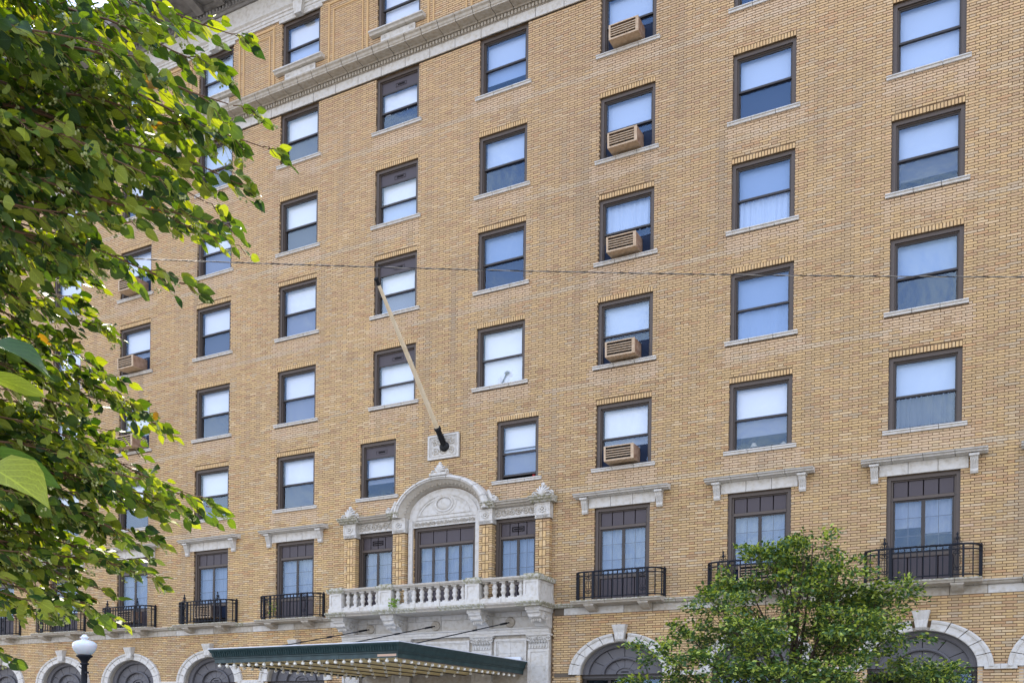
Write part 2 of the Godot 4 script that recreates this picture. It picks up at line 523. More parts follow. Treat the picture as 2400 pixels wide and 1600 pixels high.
# Stone hood on two brackets over a second-floor window
func window_hood(x: float):
	var hood := part("window_hood", keyed("lintel", func():
		var mb := MB.new()
		for k in 3:
			mb.cbox(Vector3(-1.0 + k * 0.667 + 0.005, 8.16, -0.05), Vector3(-1.0 + (k + 1) * 0.667 - 0.005, 8.45, 0.035), 0.004)
		return mb.done()), M.stone, hotel)
	hood.position = Vector3(x, 0, 0)
	stones.append([x - 1.0, x + 1.0, 8.15, 8.6])
	for k in 4:
		var xa := -1.40 + k * 0.705
		put("cornice_block", keyed("hoodc%d" % k, func():
			var mb := MB.new()
			mb.mould([Vector2(-0.05, 8.45), Vector2(0.10, 8.45), Vector2(0.13, 8.475), Vector2(0.23, 8.48), Vector2(0.23, 8.51), Vector2(0.29, 8.53), Vector2(0.30, 8.555), Vector2(-0.05, 8.60)], xa + 0.005, xa + 0.699)
			return mb.done()), M.stone, hood, Vector3.ZERO)
	put("moss", keyed("hoodm", func():
		var mb := MB.new()
		mb.mould([Vector2(0.0, 8.597), Vector2(0.295, 8.562), Vector2(0.302, 8.568), Vector2(0.0, 8.605)], -1.39, 1.41)
		return mb.done()), M.moss, hood, Vector3.ZERO)
	for s in [-1.0, 1.0]:
		put("bracket", keyed("bracket", func():
			var mb := MB.new()
			mb.mould([Vector2(0.0, 8.448), Vector2(0.20, 8.448), Vector2(0.20, 8.40), Vector2(0.17, 8.38), Vector2(0.155, 8.30), Vector2(0.11, 8.22), Vector2(0.075, 8.12), Vector2(0.085, 8.06), Vector2(0.06, 8.01), Vector2(0.0, 8.01)], -0.085, 0.085)
			mb.box(Vector3(-0.11, 8.395, 0.0), Vector3(0.11, 8.446, 0.215))
			for q in [-0.05, 0.0, 0.05]:
				mb.tube([Vector3(q, 8.38, 0.172), Vector3(q, 8.30, 0.157), Vector3(q, 8.22, 0.112), Vector3(q, 8.12, 0.078)], 0.012, 0.012, 5)
			return mb.done()), M.stone, hood, Vector3(s * 1.11 + 0.01, 0, 0))

# Stone slab of an iron balcony, with two corbels
func balcony_slab(x: float):
	var slab := part("balcony_slab", keyed("slab", func():
		var mb := MB.new()
		for e in [[-1.33, -0.30], [-0.288, 0.74], [0.752, 1.33]]:
			mb.mould([Vector2(0.05, 5.39), Vector2(0.40, 5.40), Vector2(0.44, 5.41), Vector2(0.455, 5.44), Vector2(0.50, 5.47), Vector2(0.50, 5.50), Vector2(0.05, 5.53)], e[0], e[1])
		return mb.done()), M.stone_warm, hotel)
	slab.position = Vector3(x, 0, 0)
	put("moss", keyed("slabm", func():
		var mb := MB.new()
		mb.mould([Vector2(0.10, 5.531), Vector2(0.497, 5.503), Vector2(0.506, 5.485), Vector2(0.506, 5.505), Vector2(0.10, 5.538)], -1.325, 1.325)
		return mb.done()), M.moss, slab, Vector3.ZERO)
	for s in [-0.80, 0.80]:
		put("corbel", keyed("corbel", func():
			var mb := MB.new()
			mb.mould([Vector2(0.03, 5.398), Vector2(0.40, 5.398), Vector2(0.40, 5.345), Vector2(0.36, 5.325), Vector2(0.30, 5.29), Vector2(0.20, 5.245), Vector2(0.03, 5.215)], -0.13, 0.13)
			mb.box(Vector3(-0.15, 5.365, 0.03), Vector3(0.15, 5.397, 0.42))
			return mb.done()), M.stone_warm, slab, Vector3(s, 0, 0))

# Wrought iron railing, bowed at both ends
func railing(x: float, label: String, finials: bool):
	var r := thing("balcony_railing", label, "railing", Vector3(x, 5.53, 0), "iron railings of the second floor windows")
	var path := []
	for k in 9:
		var t := PI / 2 * k / 8.0
		path.append(Vector3(-0.93 - 0.36 * cos(t), 0, 0.04 + 0.40 * sin(t)))
	for k in 9:
		var t := PI / 2 * k / 8.0
		path.append(Vector3(0.93 + 0.36 * sin(t), 0, 0.04 + 0.40 * cos(t)))
	for q in [["top_rail", 0.765, 0.026], ["middle_rail", 0.655, 0.016], ["bottom_rail", 0.06, 0.016]]:
		part(q[0], keyed("rail" + q[0], func():
			var mb := MB.new()
			var pp := []
			for p in path: pp.append(p + Vector3(0, q[1], 0))
			mb.tube(pp, q[2], q[2], 6)
			return mb.done()), M.iron, r)
	var bar := keyed("bar", func():
		var mb := MB.new()
		mb.box(Vector3(-0.013, 0.03, -0.013), Vector3(0.013, 0.76, 0.013))
		return mb.done())
	for k in 10:
		put("baluster", bar, M.iron, r, Vector3(-0.63 + k * 0.14, 0, 0.44))
	for s in [-1.0, 1.0]:
		for t in [0.25, 0.62]:
			put("baluster", bar, M.iron, r, Vector3(s * (0.93 + 0.36 * sin(PI / 2 * (1 - t))), 0, 0.04 + 0.40 * sin(PI / 2 * t)))
		put("post", keyed("rpost", func():
			var mb := MB.new()
			mb.box(Vector3(-0.032, -0.002, -0.032), Vector3(0.032, 0.79, 0.032))
			mb.ball(Vector3(0, 0.80, 0), Vector3(0.026, 0.026, 0.026))
			return mb.done()), M.iron, r, Vector3(s * 1.29, 0, 0.04))
		put("newel_panel", keyed("newel", func():
			var mb := MB.new()
			for q in [-0.13, 0.13]:
				mb.box(Vector3(q - 0.024, -0.002, -0.024), Vector3(q + 0.024, 0.775, 0.024))
			mb.box(Vector3(-0.112, 0.05, -0.012), Vector3(0.112, 0.075, 0.012))
			mb.tube([Vector3(0, 0.08, 0), Vector3(0, 0.76, 0)], 0.010, 0.010, 5)
			for q in [-1.0, 1.0]:
				mb.scroll(Vector3(q * 0.052, 0.58, 0), 0.048, 1.3, q, 0.012, PI / 2)
				mb.scroll(Vector3(q * 0.052, 0.20, 0), 0.048, 1.3, -q, 0.012, -PI / 2)
				mb.tube([Vector3(q * 0.03, 0.24, 0), Vector3(q * 0.075, 0.33, 0), Vector3(q * 0.075, 0.45, 0), Vector3(q * 0.03, 0.54, 0)], 0.007, 0.007, 5)
				mb.scroll(Vector3(q * 0.055, 0.71, 0), 0.036, 1.2, -q, 0.007, 0)
			return mb.done()), M.iron, r, Vector3(s * 0.80, 0, 0.44))
		if finials:
			put("finial", keyed("finial", func():
				var mb := MB.new()
				mb.lathe([Vector2(0.03, 0.0), Vector2(0.012, 0.05), Vector2(0.03, 0.10), Vector2(0.038, 0.135), Vector2(0.02, 0.17), Vector2(0.014, 0.19), Vector2(0.028, 0.215), Vector2(0.018, 0.25), Vector2(0.002, 0.27)], Vector3.ZERO, 8)
				for q in [-1.0, 1.0]:
					mb.scroll(Vector3(q * 0.075, 0.035, 0), 0.04, 1.4, q, 0.009, PI / 2)
					mb.scroll(Vector3(q * 0.045, 0.115, 0), 0.03, 1.2, -q, 0.008, PI / 2)
				return mb.done()), M.iron, r, Vector3(s * 0.80, 0.78, 0.44))

# Window air conditioner; its grille faces the street
func air_conditioner(x: float, y: float, front: float, label: String, style := 0):
	var t := thing("air_conditioner", label, "air conditioner", Vector3(x, y, 0), "window air conditioners")
	t.rotation = Vector3(rng.randf_range(0.005, 0.05), rng.randf_range(-.03, .03), rng.randf_range(-.012, .012))
	var w := 0.86
	var h := 0.40
	part("case", keyed("accase%.2f" % front, func():
		var mb := MB.new()
		mb.box(Vector3(-w / 2, 0, -0.26), Vector3(-w / 2 + 0.02, h, front - 0.02))
		mb.box(Vector3(w / 2 - 0.02, 0, -0.26), Vector3(w / 2, h, front - 0.02))
		mb.box(Vector3(-w / 2 + 0.02, 0, -0.26), Vector3(w / 2 - 0.02, 0.02, front - 0.02))
		mb.box(Vector3(-w / 2 + 0.02, h - 0.02, -0.26), Vector3(w / 2 - 0.02, h, front - 0.02))
		mb.box(Vector3(w / 2 - 0.02, 0.10, -0.05), Vector3(w / 2 + 0.006, 0.13, front - 0.1))
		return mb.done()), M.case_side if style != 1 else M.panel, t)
	part("grille_frame", keyed("acframe%.2f" % front, func():
		var mb := MB.new()
		mb.ring(-w / 2 - 0.006, w / 2 + 0.006, -0.006, h + 0.006, 0.055, 0.085, 0.045, 0.03, front - 0.02, front)
		mb.box(Vector3(-w / 2 + 0.0, -0.012, -0.2), Vector3(w / 2, -0.003, front - 0.022))
		return mb.done()), M.case, t)
	part("coil", keyed("accoil%.2f" % front, func():
		var mb := MB.new()
		mb.box(Vector3(-w / 2 + 0.03, 0.03, front - 0.08), Vector3(w / 2 - 0.03, h - 0.03, front - 0.06))
		return mb.done()), M.black, t)
	for k in (4 if style == 0 else 5):
		var yy := 0.045 + (h - 0.075) * (k + 1) / (5.0 if style == 0 else 6.0)
		var sl := put("louvre", keyed("louvre%.2f" % front, func():
			var mb := MB.new()
			mb.box(Vector3(-w / 2 + 0.05, -0.011, front - 0.05), Vector3(w / 2 - 0.08, 0.011, front - 0.006))
			return mb.done()), M.case, t, Vector3(0, yy, 0))
		sl.name = "louvre"
	if style == 1:
		for k in 5:
			put("grille_bar", keyed("gbar%.2f" % front, func():
				var mb := MB.new()
				mb.box(Vector3(-0.010, 0.04, front - 0.055), Vector3(0.010, h - 0.03, front - 0.012))
				return mb.done()), M.case, t, Vector3(-w / 2 + 0.05 + 0.12 * (k + 1), 0, 0))
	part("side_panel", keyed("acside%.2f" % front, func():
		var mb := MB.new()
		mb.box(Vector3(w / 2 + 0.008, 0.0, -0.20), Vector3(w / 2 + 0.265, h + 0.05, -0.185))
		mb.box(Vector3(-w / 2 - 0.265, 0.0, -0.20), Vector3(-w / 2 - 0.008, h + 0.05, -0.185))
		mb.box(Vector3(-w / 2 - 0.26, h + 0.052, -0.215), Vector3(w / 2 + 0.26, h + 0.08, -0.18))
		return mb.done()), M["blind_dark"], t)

# Round-headed ground floor window with stone archivolt and keystone
func arched_bay(x: float):
	var cy := 3.45
	arches.append([x, cy, 1.16])
	openings.append([x - S * 0.90, x + S * 0.90, 1.0, cy])
	var arch := part("window_arch", keyed("archsoffit", func():
		var mb := MB.new()
		mb.arc(0, cy, S, [Vector2(0.905, -0.40), Vector2(0.905, 0.0), Vector2(0.98, 0.0), Vector2(0.98, -0.40)], 0.0, PI, 32)
		for s in [-1.0, 1.0]:
			mb.box(Vector3(minf(s * S * 0.905, s * S * 0.98), 1.0, -0.40), Vector3(maxf(s * S * 0.905, s * S * 0.98), cy, -0.002))
		return mb.done()), M.stone_warm, hotel)
	arch.position = Vector3(x, 0, 0)
	var n := 11
	for k in n:
		if k == 5: continue
		var a0 := PI * k / n + 0.008
		var a1 := PI * (k + 1) / n - 0.008
		put("voussoir", keyed("vous%d" % k, func():
			var mb := MB.new()
			mb.arc(0, cy, S, [Vector2(0.90, -0.05), Vector2(0.90, 0.035), Vector2(0.915, 0.05), Vector2(1.07, 0.05), Vector2(1.075, 0.075), Vector2(1.12, 0.09), Vector2(1.15, 0.07), Vector2(1.16, -0.05)], a0, a1, 5)
			return mb.done()), M.stone, arch, Vector3.ZERO)
	put("keystone", keyed("key", func():
		var mb := MB.new()
		var rows := []
		for q in [[4.36, 0.115, 0.10], [4.42, 0.125, 0.15], [4.60, 0.155, 0.15], [4.72, 0.18, 0.19], [4.80, 0.205, 0.21], [4.82, 0.205, 0.18]]:
			var row := []
			for i in 13:
				var t := i / 12.0
				var flute := 0.018 * absf(sin(t * PI * 3.0))
				row.append(Vector3(lerpf(-q[1], q[1], t), q[0], q[2] + flute))
			row.append(Vector3(q[1], q[0], -0.02)); row.append(Vector3(-q[1], q[0], -0.02))
			rows.append(row)
		mb.sweep(rows)
		return mb.done()), M.stone, arch, Vector3.ZERO)
	# the grey wooden fanlight
	var lun := part("fanlight", keyed("lun", func():
		var mb := MB.new()
		mb.arc(0, cy, S, [Vector2(0.78, -0.42), Vector2(0.78, -0.22), Vector2(0.83, -0.18), Vector2(0.904, -0.18), Vector2(0.904, -0.42)], 0.0, PI, 32)
		mb.arc(0, cy, S, [Vector2(0.44, -0.42), Vector2(0.44, -0.24), Vector2(0.47, -0.22), Vector2(0.50, -0.24), Vector2(0.50, -0.42)], 0.0, PI, 28)
		mb.arc(0, cy, S, [Vector2(0.19, -0.42), Vector2(0.19, -0.30), Vector2(0.205, -0.30), Vector2(0.205, -0.42)], 0.0, PI, 16)
		mb.box(Vector3(-S * 0.90, cy - 0.09, -0.42), Vector3(S * 0.90, cy + 0.004, -0.17))
		return mb.done()), M.lunette, hotel)
	lun.position = Vector3(x, 0, 0)
	for k in 6:
		var a0 := PI * k / 6.0 + 0.012
		var a1 := PI * (k + 1) / 6.0 - 0.012
		put("fan_panel", keyed("fan%d" % k, func():
			var mb := MB.new()
			mb.arc(0, cy, S, [Vector2(0.505, -0.36), Vector2(0.505, -0.31), Vector2(0.775, -0.31), Vector2(0.775, -0.36)], a0, a1, 6)
			mb.arc(0, cy, S, [Vector2(0.21, -0.37), Vector2(0.21, -0.33), Vector2(0.435, -0.33), Vector2(0.435, -0.37)], a0, a1, 6)
			return mb.done()), M.lunette, lun, Vector3.ZERO)
	put("hub", keyed("hub", func():
		var mb := MB.new()
		mb.arc(0, cy, S, [Vector2(0.01, -0.38), Vector2(0.01, -0.335), Vector2(0.185, -0.335), Vector2(0.185, -0.38)], 0.0, PI, 12)
		return mb.done()), M.lunette, lun, Vector3.ZERO)
	put("vent_slot", keyed("hslot", func():
		var mb := MB.new()
		mb.box(Vector3(-0.11, cy + 0.07, -0.335), Vector3(0.11, cy + 0.10, -0.325))
		return mb.done()), M.groove, lun, Vector3.ZERO)
	put("backing", keyed("lunback", func():
		var mb := MB.new()
		mb.arc(0, cy, S, [Vector2(0.0, -0.46), Vector2(0.0, -0.40), Vector2(0.88, -0.40), Vector2(0.88, -0.46)], 0.0, PI, 20)
		return mb.done()), M.groove, lun, Vector3.ZERO)
	var low := part("window", keyed("archlow", func():
		var mb := MB.new()
		mb.ring(-S * 0.89, S * 0.89, 1.0, cy - 0.09, 0.10, 0.10, 0.12, 0.05, -0.40, -0.20)
		for q in [-0.42, 0.42]:
			mb.box(Vector3(q - 0.04, 1.12, -0.40), Vector3(q + 0.04, cy - 0.14, -0.22))
		return mb.done()), M.sash, hotel)
	low.position = Vector3(x, 0, 0)
	put("pane", plane(S * 1.6, 2.25), M.glass, low, Vector3(-S * 0.8, 1.1, -0.30))
	put("room", room_mesh(S * 1.8, 2.4), M.room, low, Vector3(0, 1.0, -0.15))

# ---------------------------------------------------------------- carved relief
func relief(mb: MB, x0: float, x1: float, y0: float, y1: float, z: float):
	var h := y1 - y0
	var n := maxi(1, int(round((x1 - x0) / (h * 0.95))))
	for k in n:
		var cx := lerpf(x0, x1, (k + 0.5) / n)
		var s := 1.0 if k % 2 else -1.0
		mb.scroll(Vector3(cx, (y0 + y1) / 2, z + 0.012), h * 0.40, 1.5, s, h * 0.065, rng.randf() * 0.6 + PI / 2)
		mb.ball(Vector3(cx, (y0 + y1) / 2, z + 0.01), Vector3(h * 0.13, h * 0.12, 0.03), 6, 4)
		for q in 7:
			var a := rng.randf() * TAU
			mb.ball(Vector3(cx + cos(a) * h * 0.5, (y0 + y1) / 2 + sin(a) * h * 0.34, z + 0.004), Vector3(h * rng.randf_range(.07, .15), h * rng.randf_range(.05, .10), 0.022), 6, 4)

func rosette(mb: MB, c: Vector3, r: float):
	for k in 8:
		var a := TAU * k / 8
		mb.ball(c + Vector3(cos(a) * 1.25, sin(a), 0) * r * 0.55, Vector3(r * 0.36, r * 0.28, 0.028), 6, 4)
	mb.ball(c + Vector3(0, 0, 0.012), Vector3(r * 0.32, r * 0.26, 0.04), 8, 5)

func shell_ornament(mb: MB, c: Vector3, s: float):
	mb.ball(c + Vector3(0, 0.10, 0.0) * s, Vector3(0.16, 0.15, 0.09) * s, 10, 6)
	for k in 7:
		var a := PI * (k + 0.5) / 7
		mb.tube([c + Vector3(0, 0.05, 0.08) * s, c + Vector3(cos(a) * 0.13, 0.07 + sin(a) * 0.13, 0.085) * s, c + Vector3(cos(a) * 0.22, 0.07 + sin(a) * 0.21, 0.02) * s], 0.035 * s, 0.022 * s, 5)
	for q in [-1.0, 1.0]:
		mb.scroll(c + Vector3(q * 0.22, 0.05, 0.03) * s, 0.075 * s, 1.3, -q, 0.026 * s, PI / 2)
	mb.ball(c + Vector3(0, 0.30, 0.01) * s, Vector3(0.06, 0.06, 0.05) * s)

# ---------------------------------------------------------------- the middle bay over the entrance
const MID := -5.86

func middle_bay():
	stones.append([MID - 3.80, MID + 3.75, 0.0, 5.52])
	stones.append([MID - 3.75, MID + 3.72, 8.13, 8.58])
	arches.append([MID, 8.45, 1.14])
	# the three tall windows between the pilasters
	french_window(MID, 5.55, 8.14, 2.24, 4, {"bars": 0, "cur": "curtain"})
	french_window(MID - 2.60, 5.55, 8.14, 1.42, 2, {"bars": 0, "vent": true, "cur": "dim"})
	french_window(MID + 2.50, 5.55, 8.14, 1.42, 2, {"bars": 1, "vent": true})
	var sur := part("window_surround", keyed("surr", func():
		var mb := MB.new()
		mb.box(Vector3(-3.25, 8.14, -0.06), Vector3(-1.78, 8.45, 0.05))
		return mb.done()), M.stone, hotel)
	sur.position = Vector3(MID, 0, 0)
	put("beam", keyed("surb", func():
		var mb := MB.new()
		mb.box(Vector3(1.78, 8.14, -0.06), Vector3(3.22, 8.45, 0.05))
		return mb.done()), M.stone, sur, Vector3.ZERO)
	for s in [-1.0, 1.0]:
		put("jamb", keyed("jamb%.0f" % s, func():
			var mb := MB.new()
			mb.box(Vector3(minf(s * 1.14, s * 1.29), 5.5, -0.06), Vector3(maxf(s * 1.14, s * 1.29), 8.40, 0.06))
			return mb.done()), M.stone, sur, Vector3.ZERO)
	for e in [[-3.2, -1.82, 8.17, 8.43, 0.05], [1.82, 3.18, 8.17, 8.43, 0.05], [-1.12, 1.12, 8.165, 8.315, 0.02]]:
		put("frieze", keyed("friezes%.1f" % e[0], func():
			var mb := MB.new()
			relief(mb, e[0], e[1], e[2], e[3], e[4])
			return mb.done()), M.stone_warm, sur, Vector3.ZERO)
	for px in [-3.475, -1.565, 1.565, 3.465]:
		var pil := put("capital", keyed("pilcap", func():
			var mb := MB.new()
			mb.cbox(Vector3(-0.245, 8.0, -0.05), Vector3(0.245, 8.45, 0.21), 0.008)
			mb.ring(-0.245, 0.245, 8.09, 8.42, 0.03, 0.03, 0.02, 0.02, 0.205, 0.226)
			rosette(mb, Vector3(0, 8.255, 0.212), 0.13)
			relief(mb, -0.2, 0.2, 8.015, 8.085, 0.212)
			return mb.done()), M.stone, sur, Vector3(px, 0, 0))
		pil.name = "capital"
		put("pilaster_core", keyed("pilcore", func():
			var mb := MB.new()
			mb.box(Vector3(-0.215, 5.5, -0.05), Vector3(0.215, 8.0, 0.168))
			return mb.done()), M.mortar, sur, Vector3(px, 0, 0))
	var prof := [Vector2(-0.05, 8.45), Vector2(0.13, 8.45), Vector2(0.17, 8.47), Vector2(0.19, 8.51), Vector2(0.27, 8.52), Vector2(0.28, 8.56), Vector2(0.33, 8.585), Vector2(0.33, 8.61), Vector2(-0.05, 8.65)]
	var prof2 := []
	for p in prof: prof2.append(Vector2(p.x + (0.12 if p.x > 0 else 0.0), p.y))
	for e in [[-3.84, -3.10, 1], [-3.098, -1.90, 0], [-1.898, -1.50, 1], [1.50, 1.898, 1], [1.90, 3.098, 0], [3.10, 3.84, 1]]:
		put("cornice_block", keyed("aedc%.2f" % e[0], func():
			var mb := MB.new()
			mb.mould(prof2 if e[2] else prof, e[0], e[1])
			return mb.done()), M.stone_warm if e[2] == 0 else M.moss, sur, Vector3.ZERO)
	for e in [-3.475, 3.465]:
		put("shell_ornament", keyed("shell", func():
			var mb := MB.new()
			shell_ornament(mb, Vector3(0, 8.62, 0.16), 1.15)
			return mb.done()), M.stone, sur, Vector3(e, 0, 0))
	# arch of the middle window
	var ar := part("middle_arch", keyed("midarch", func():
		var mb := MB.new()
		mb.arc(0, 8.45, S * 1.08, [Vector2(0.845, -0.06), Vector2(0.845, -0.03), Vector2(1.03, 0.33), Vector2(1.10, 0.33), Vector2(1.14, 0.10), Vector2(1.14, -0.06)], 0.0, PI, 40, 2)
		return mb.done()), M.stone_warm, hotel)
	ar.position = Vector3(MID, 0, 0)
	for k in 9:
		put("voussoir", keyed("mv%d" % k, func():
			var mb := MB.new()
			mb.arc(0, 8.45, S * 1.08, [Vector2(1.035, 0.28), Vector2(1.03, 0.37), Vector2(1.065, 0.385), Vector2(1.075, 0.42), Vector2(1.12, 0.40), Vector2(1.16, 0.30), Vector2(1.16, 0.0), Vector2(1.10, 0.0)], PI * k / 9.0 + 0.007, PI * (k + 1) / 9.0 - 0.007, 5)
			return mb.done()), M.stone, ar, Vector3.ZERO)
	put("tympanum", keyed("tymp", func():
		var mb := MB.new()
		mb.arc(0, 8.35, S * 1.05, [Vector2(0.0, -0.10), Vector2(0.0, 0.006), Vector2(0.93, 0.006), Vector2(0.93, -0.10)], 0.0, PI, 32)
		mb.arc(0, 8.35, S * 1.05, [Vector2(0.70, -0.02), Vector2(0.70, 0.02), Vector2(0.72, 0.035), Vector2(0.84, 0.035), Vector2(0.84, -0.02)], 0.0, PI, 32)
		mb.arc(0, 8.35, S * 1.05, [Vector2(0.635, -0.02), Vector2(0.635, 0.03), Vector2(0.665, 0.03), Vector2(0.665, -0.02)], 0.22, PI - 0.22, 28)
		mb.box(Vector3(-1.17, 8.36, -0.02), Vector3(1.17, 8.44, 0.036))
		mb.box(Vector3(-0.95, 8.48, -0.02), Vector3(0.95, 8.505, 0.03))
		mb.arc(0, 8.80, S, [Vector2(0.20, -0.02), Vector2(0.20, 0.05), Vector2(0.24, 0.055), Vector2(0.255, 0.03), Vector2(0.31, 0.02), Vector2(0.33, -0.02)], 0.0, TAU, 32)
		mb.ball(Vector3(0, 8.80, 0.0), Vector3(0.26, 0.19, 0.06), 16, 8)
		return mb.done()), M.stone, ar, Vector3.ZERO)
	put("beam", keyed("tbeam", func():
		var mb := MB.new()
		mb.box(Vector3(-1.15, 8.14, -0.06), Vector3(1.15, 8.345, 0.018))
		return mb.done()), M.stone, ar, Vector3.ZERO)
	put("carved_band", keyed("tband", func():
		var mb := MB.new()
		for k in 30:
			var t := PI * (k + 0.5) / 30
			var r := 0.935
			mb.ball(Vector3(S * 1.08 * r * cos(t), 8.45 + r * sin(t), 0.15), Vector3(0.05, 0.035, 0.03), 6, 4)
		return mb.done()), M.stone_warm, ar, Vector3.ZERO)
	put("cartouche", keyed("cart", func():
		var mb := MB.new()
		mb.box(Vector3(-0.30, 9.58, 0.0), Vector3(0.30, 9.66, 0.44))
		shell_ornament(mb, Vector3(0, 9.64, 0.27), 1.05)
		mb.ball(Vector3(0, 9.80, 0.33), Vector3(0.12, 0.13, 0.07), 10, 6)
		return mb.done()), M.stone, ar, Vector3.ZERO)
	for s in [-1.0, 1.0]:
		put("side_scroll", keyed("sscroll%.0f" % s, func():
			var mb := MB.new()
			mb.tube([Vector3(s * 1.98, 8.70, 0.22), Vector3(s * 1.83, 8.68, 0.22), Vector3(s * 1.74, 8.80, 0.22), Vector3(s * 1.66, 8.98, 0.22)], 0.09, 0.05, 7)
			mb.scroll(Vector3(s * 1.93, 8.71, 0.28), 0.08, 1.4, s, 0.035, PI / 2)
			mb.box(Vector3(minf(s * 1.55, s * 1.72), 8.62, 0.02), Vector3(maxf(s * 1.55, s * 1.72), 8.90, 0.20))
			return mb.done()), M.stone, ar, Vector3.ZERO)
	# plaque of the flagpole
	stones.append([MID - 0.57, MID + 0.55, 10.19, 10.93])
	var pl := part("plaque", keyed("plq", func():
		var mb := MB.new()
		mb.cbox(Vector3(-0.56, 10.19, -0.05), Vector3(0.56, 10.94, 0.03), 0.006)
		mb.ring(-0.56, 0.56, 10.19, 10.94, 0.07, 0.07, 0.06, 0.06, 0.028, 0.062)
		mb.ring(-0.45, 0.45, 10.275, 10.855, 0.02, 0.02, 0.02, 0.02, 0.028, 0.045)
		return mb.done()), M.stone, hotel)
	pl.position = Vector3(MID - 0.05, 0, 0)
	put("carving", keyed("plqc", func():
		var mb := MB.new()
		relief(mb, -0.42, 0.42, 10.30, 10.56, 0.022)
		relief(mb, -0.42, 0.42, 10.58, 10.83, 0.022)
		return mb.done()), M.stone_warm, pl, Vector3.ZERO)

func stone_balcony():
	var posts := [-3.44, -1.55, 1.55, 3.47]
	var b := part("stone_balcony", keyed("bfloor", func():
		var mb := MB.new()
		mb.box(Vector3(-3.70, 5.39, 0.0), Vector3(3.72, 5.498, 0.95))
		return mb.done()), M.stone_warm, hotel)
	b.position = Vector3(MID + 0.05, 0, 0)
	var k := 0
	for e in [[-3.78, -3.02, 1], [-3.016, -2.0, 0], [-1.996, -1.15, 1], [-1.146, -0.38, 0], [-0.376, 0.40, 0], [0.404, 1.15, 0], [1.154, 2.0, 1], [2.004, 3.0, 0], [3.004, 3.80, 1]]:
		var pr: float = 0.05 if e[2] else 0.0
		put("edge_block", keyed("eb%d" % k, func():
			var mb := MB.new()
			mb.mould([Vector2(0.951, 5.365), Vector2(0.99 + pr, 5.37), Vector2(1.0 + pr, 5.40), Vector2(1.03 + pr, 5.42), Vector2(1.07 + pr, 5.455), Vector2(1.07 + pr, 5.485), Vector2(0.951, 5.499)], e[0], e[1])
			return mb.done()), M.moss if k % 3 != 1 else M.stone_warm, b, Vector3.ZERO)
		k += 1
	for s in [-1.0, 1.0]:
		put("edge_block", keyed("ebs%.0f" % s, func():
			var mb := MB.new()
			var pf := []
			for p in [Vector2(3.721, 5.365), Vector2(3.76, 5.37), Vector2(3.77, 5.40), Vector2(3.80, 5.42), Vector2(3.84, 5.455), Vector2(3.84, 5.485), Vector2(3.721, 5.499)]: pf.append(Vector2(s * p.x, p.y))
			mb.mould_z(pf, 0.0, 1.05)
			return mb.done()), M.moss, b, Vector3.ZERO)
	put("soffit_block", keyed("bsoff", func():
		var mb := MB.new()
		for q in 8:
			mb.cbox(Vector3(-3.68 + q * 0.925, 5.36, 0.02), Vector3(-3.68 + (q + 1) * 0.925 - 0.006, 5.392, 0.96), 0.003)
		return mb.done()), M.stone_warm, b, Vector3.ZERO)
	for p in posts:
		put("pedestal", keyed("pedestal", func():
			var mb := MB.new()
			mb.cbox(Vector3(-0.27, 5.50, 0.60), Vector3(0.27, 5.63, 1.02), 0.01)
			mb.cbox(Vector3(-0.235, 5.63, 0.64), Vector3(0.235, 6.10, 0.985), 0.006)
			mb.ring(-0.235, 0.235, 5.632, 6.098, 0.07, 0.07, 0.06, 0.06, 0.984, 1.005)
			return mb.done()), M.stone, b, Vector3(p, 0, 0))
		put("pedestal_cap", keyed("pedcap", func():
			var mb := MB.new()
			mb.mould([Vector2(0.58, 6.10), Vector2(1.02, 6.10), Vector2(1.03, 6.13), Vector2(1.06, 6.15), Vector2(1.08, 6.19), Vector2(1.08, 6.225), Vector2(0.58, 6.235)], -0.31, 0.31)
			mb.box(Vector3(-0.235, 6.232, 0.64), Vector3(0.235, 6.285, 0.99))
			return mb.done()), M.moss, b, Vector3(p, 0, 0))
		put("console", keyed("console", func():
			var mb := MB.new()
			mb.mould([Vector2(0.0, 5.365), Vector2(0.88, 5.365), Vector2(0.88, 5.26), Vector2(0.85, 5.20), Vector2(0.78, 5.17), Vector2(0.78, 5.13), Vector2(0.74, 5.08), Vector2(0.62, 5.02), Vector2(0.46, 4.99), Vector2(0.36, 4.93), Vector2(0.30, 4.86), Vector2(0.16, 4.82), Vector2(0.0, 4.82)], -0.20, 0.20)
			mb.cbox(Vector3(-0.235, 5.255, 0.0), Vector3(0.235, 5.362, 0.90), 0.01)
			for q in 8:
				mb.box(Vector3(-0.20 + q * 0.052, 5.27, 0.89), Vector3(-0.175 + q * 0.052, 5.345, 0.912))
			for s in [-1.0, 1.0]:
				mb.arc(s * 0.0, 0.0, 1.0, [Vector2(0.001, 0), Vector2(0.001, 0.001), Vector2(0.002, 0.001)], 0, 1, 1)
				var path := []
				for i in 22:
					var t := i / 21.0
					path.append(Vector3(s * 0.205, 5.10 + 0.12 * (1 - 0.8 * t) * sin(PI / 2 + t * 9.0), 0.48 + 0.20 * (1 - 0.8 * t) * cos(PI / 2 + t * 9.0)))
				mb.tube(path, 0.026, 0.02, 6)
			mb.ball(Vector3(0, 5.10, 0.74), Vector3(0.19, 0.05, 0.08), 10, 5)
			for q in 5:
				mb.ball(Vector3(-0.13 + q * 0.065, 5.03 - 0.02 * absf(q - 2), 0.62), Vector3(0.04, 0.07, 0.06), 6, 4)
			return mb.done()), M.stone, b, Vector3(p, 0, 0))
	var spans := [[-3.44, -1.55, 5], [-1.55, 1.55, 9], [1.55, 3.47, 5]]
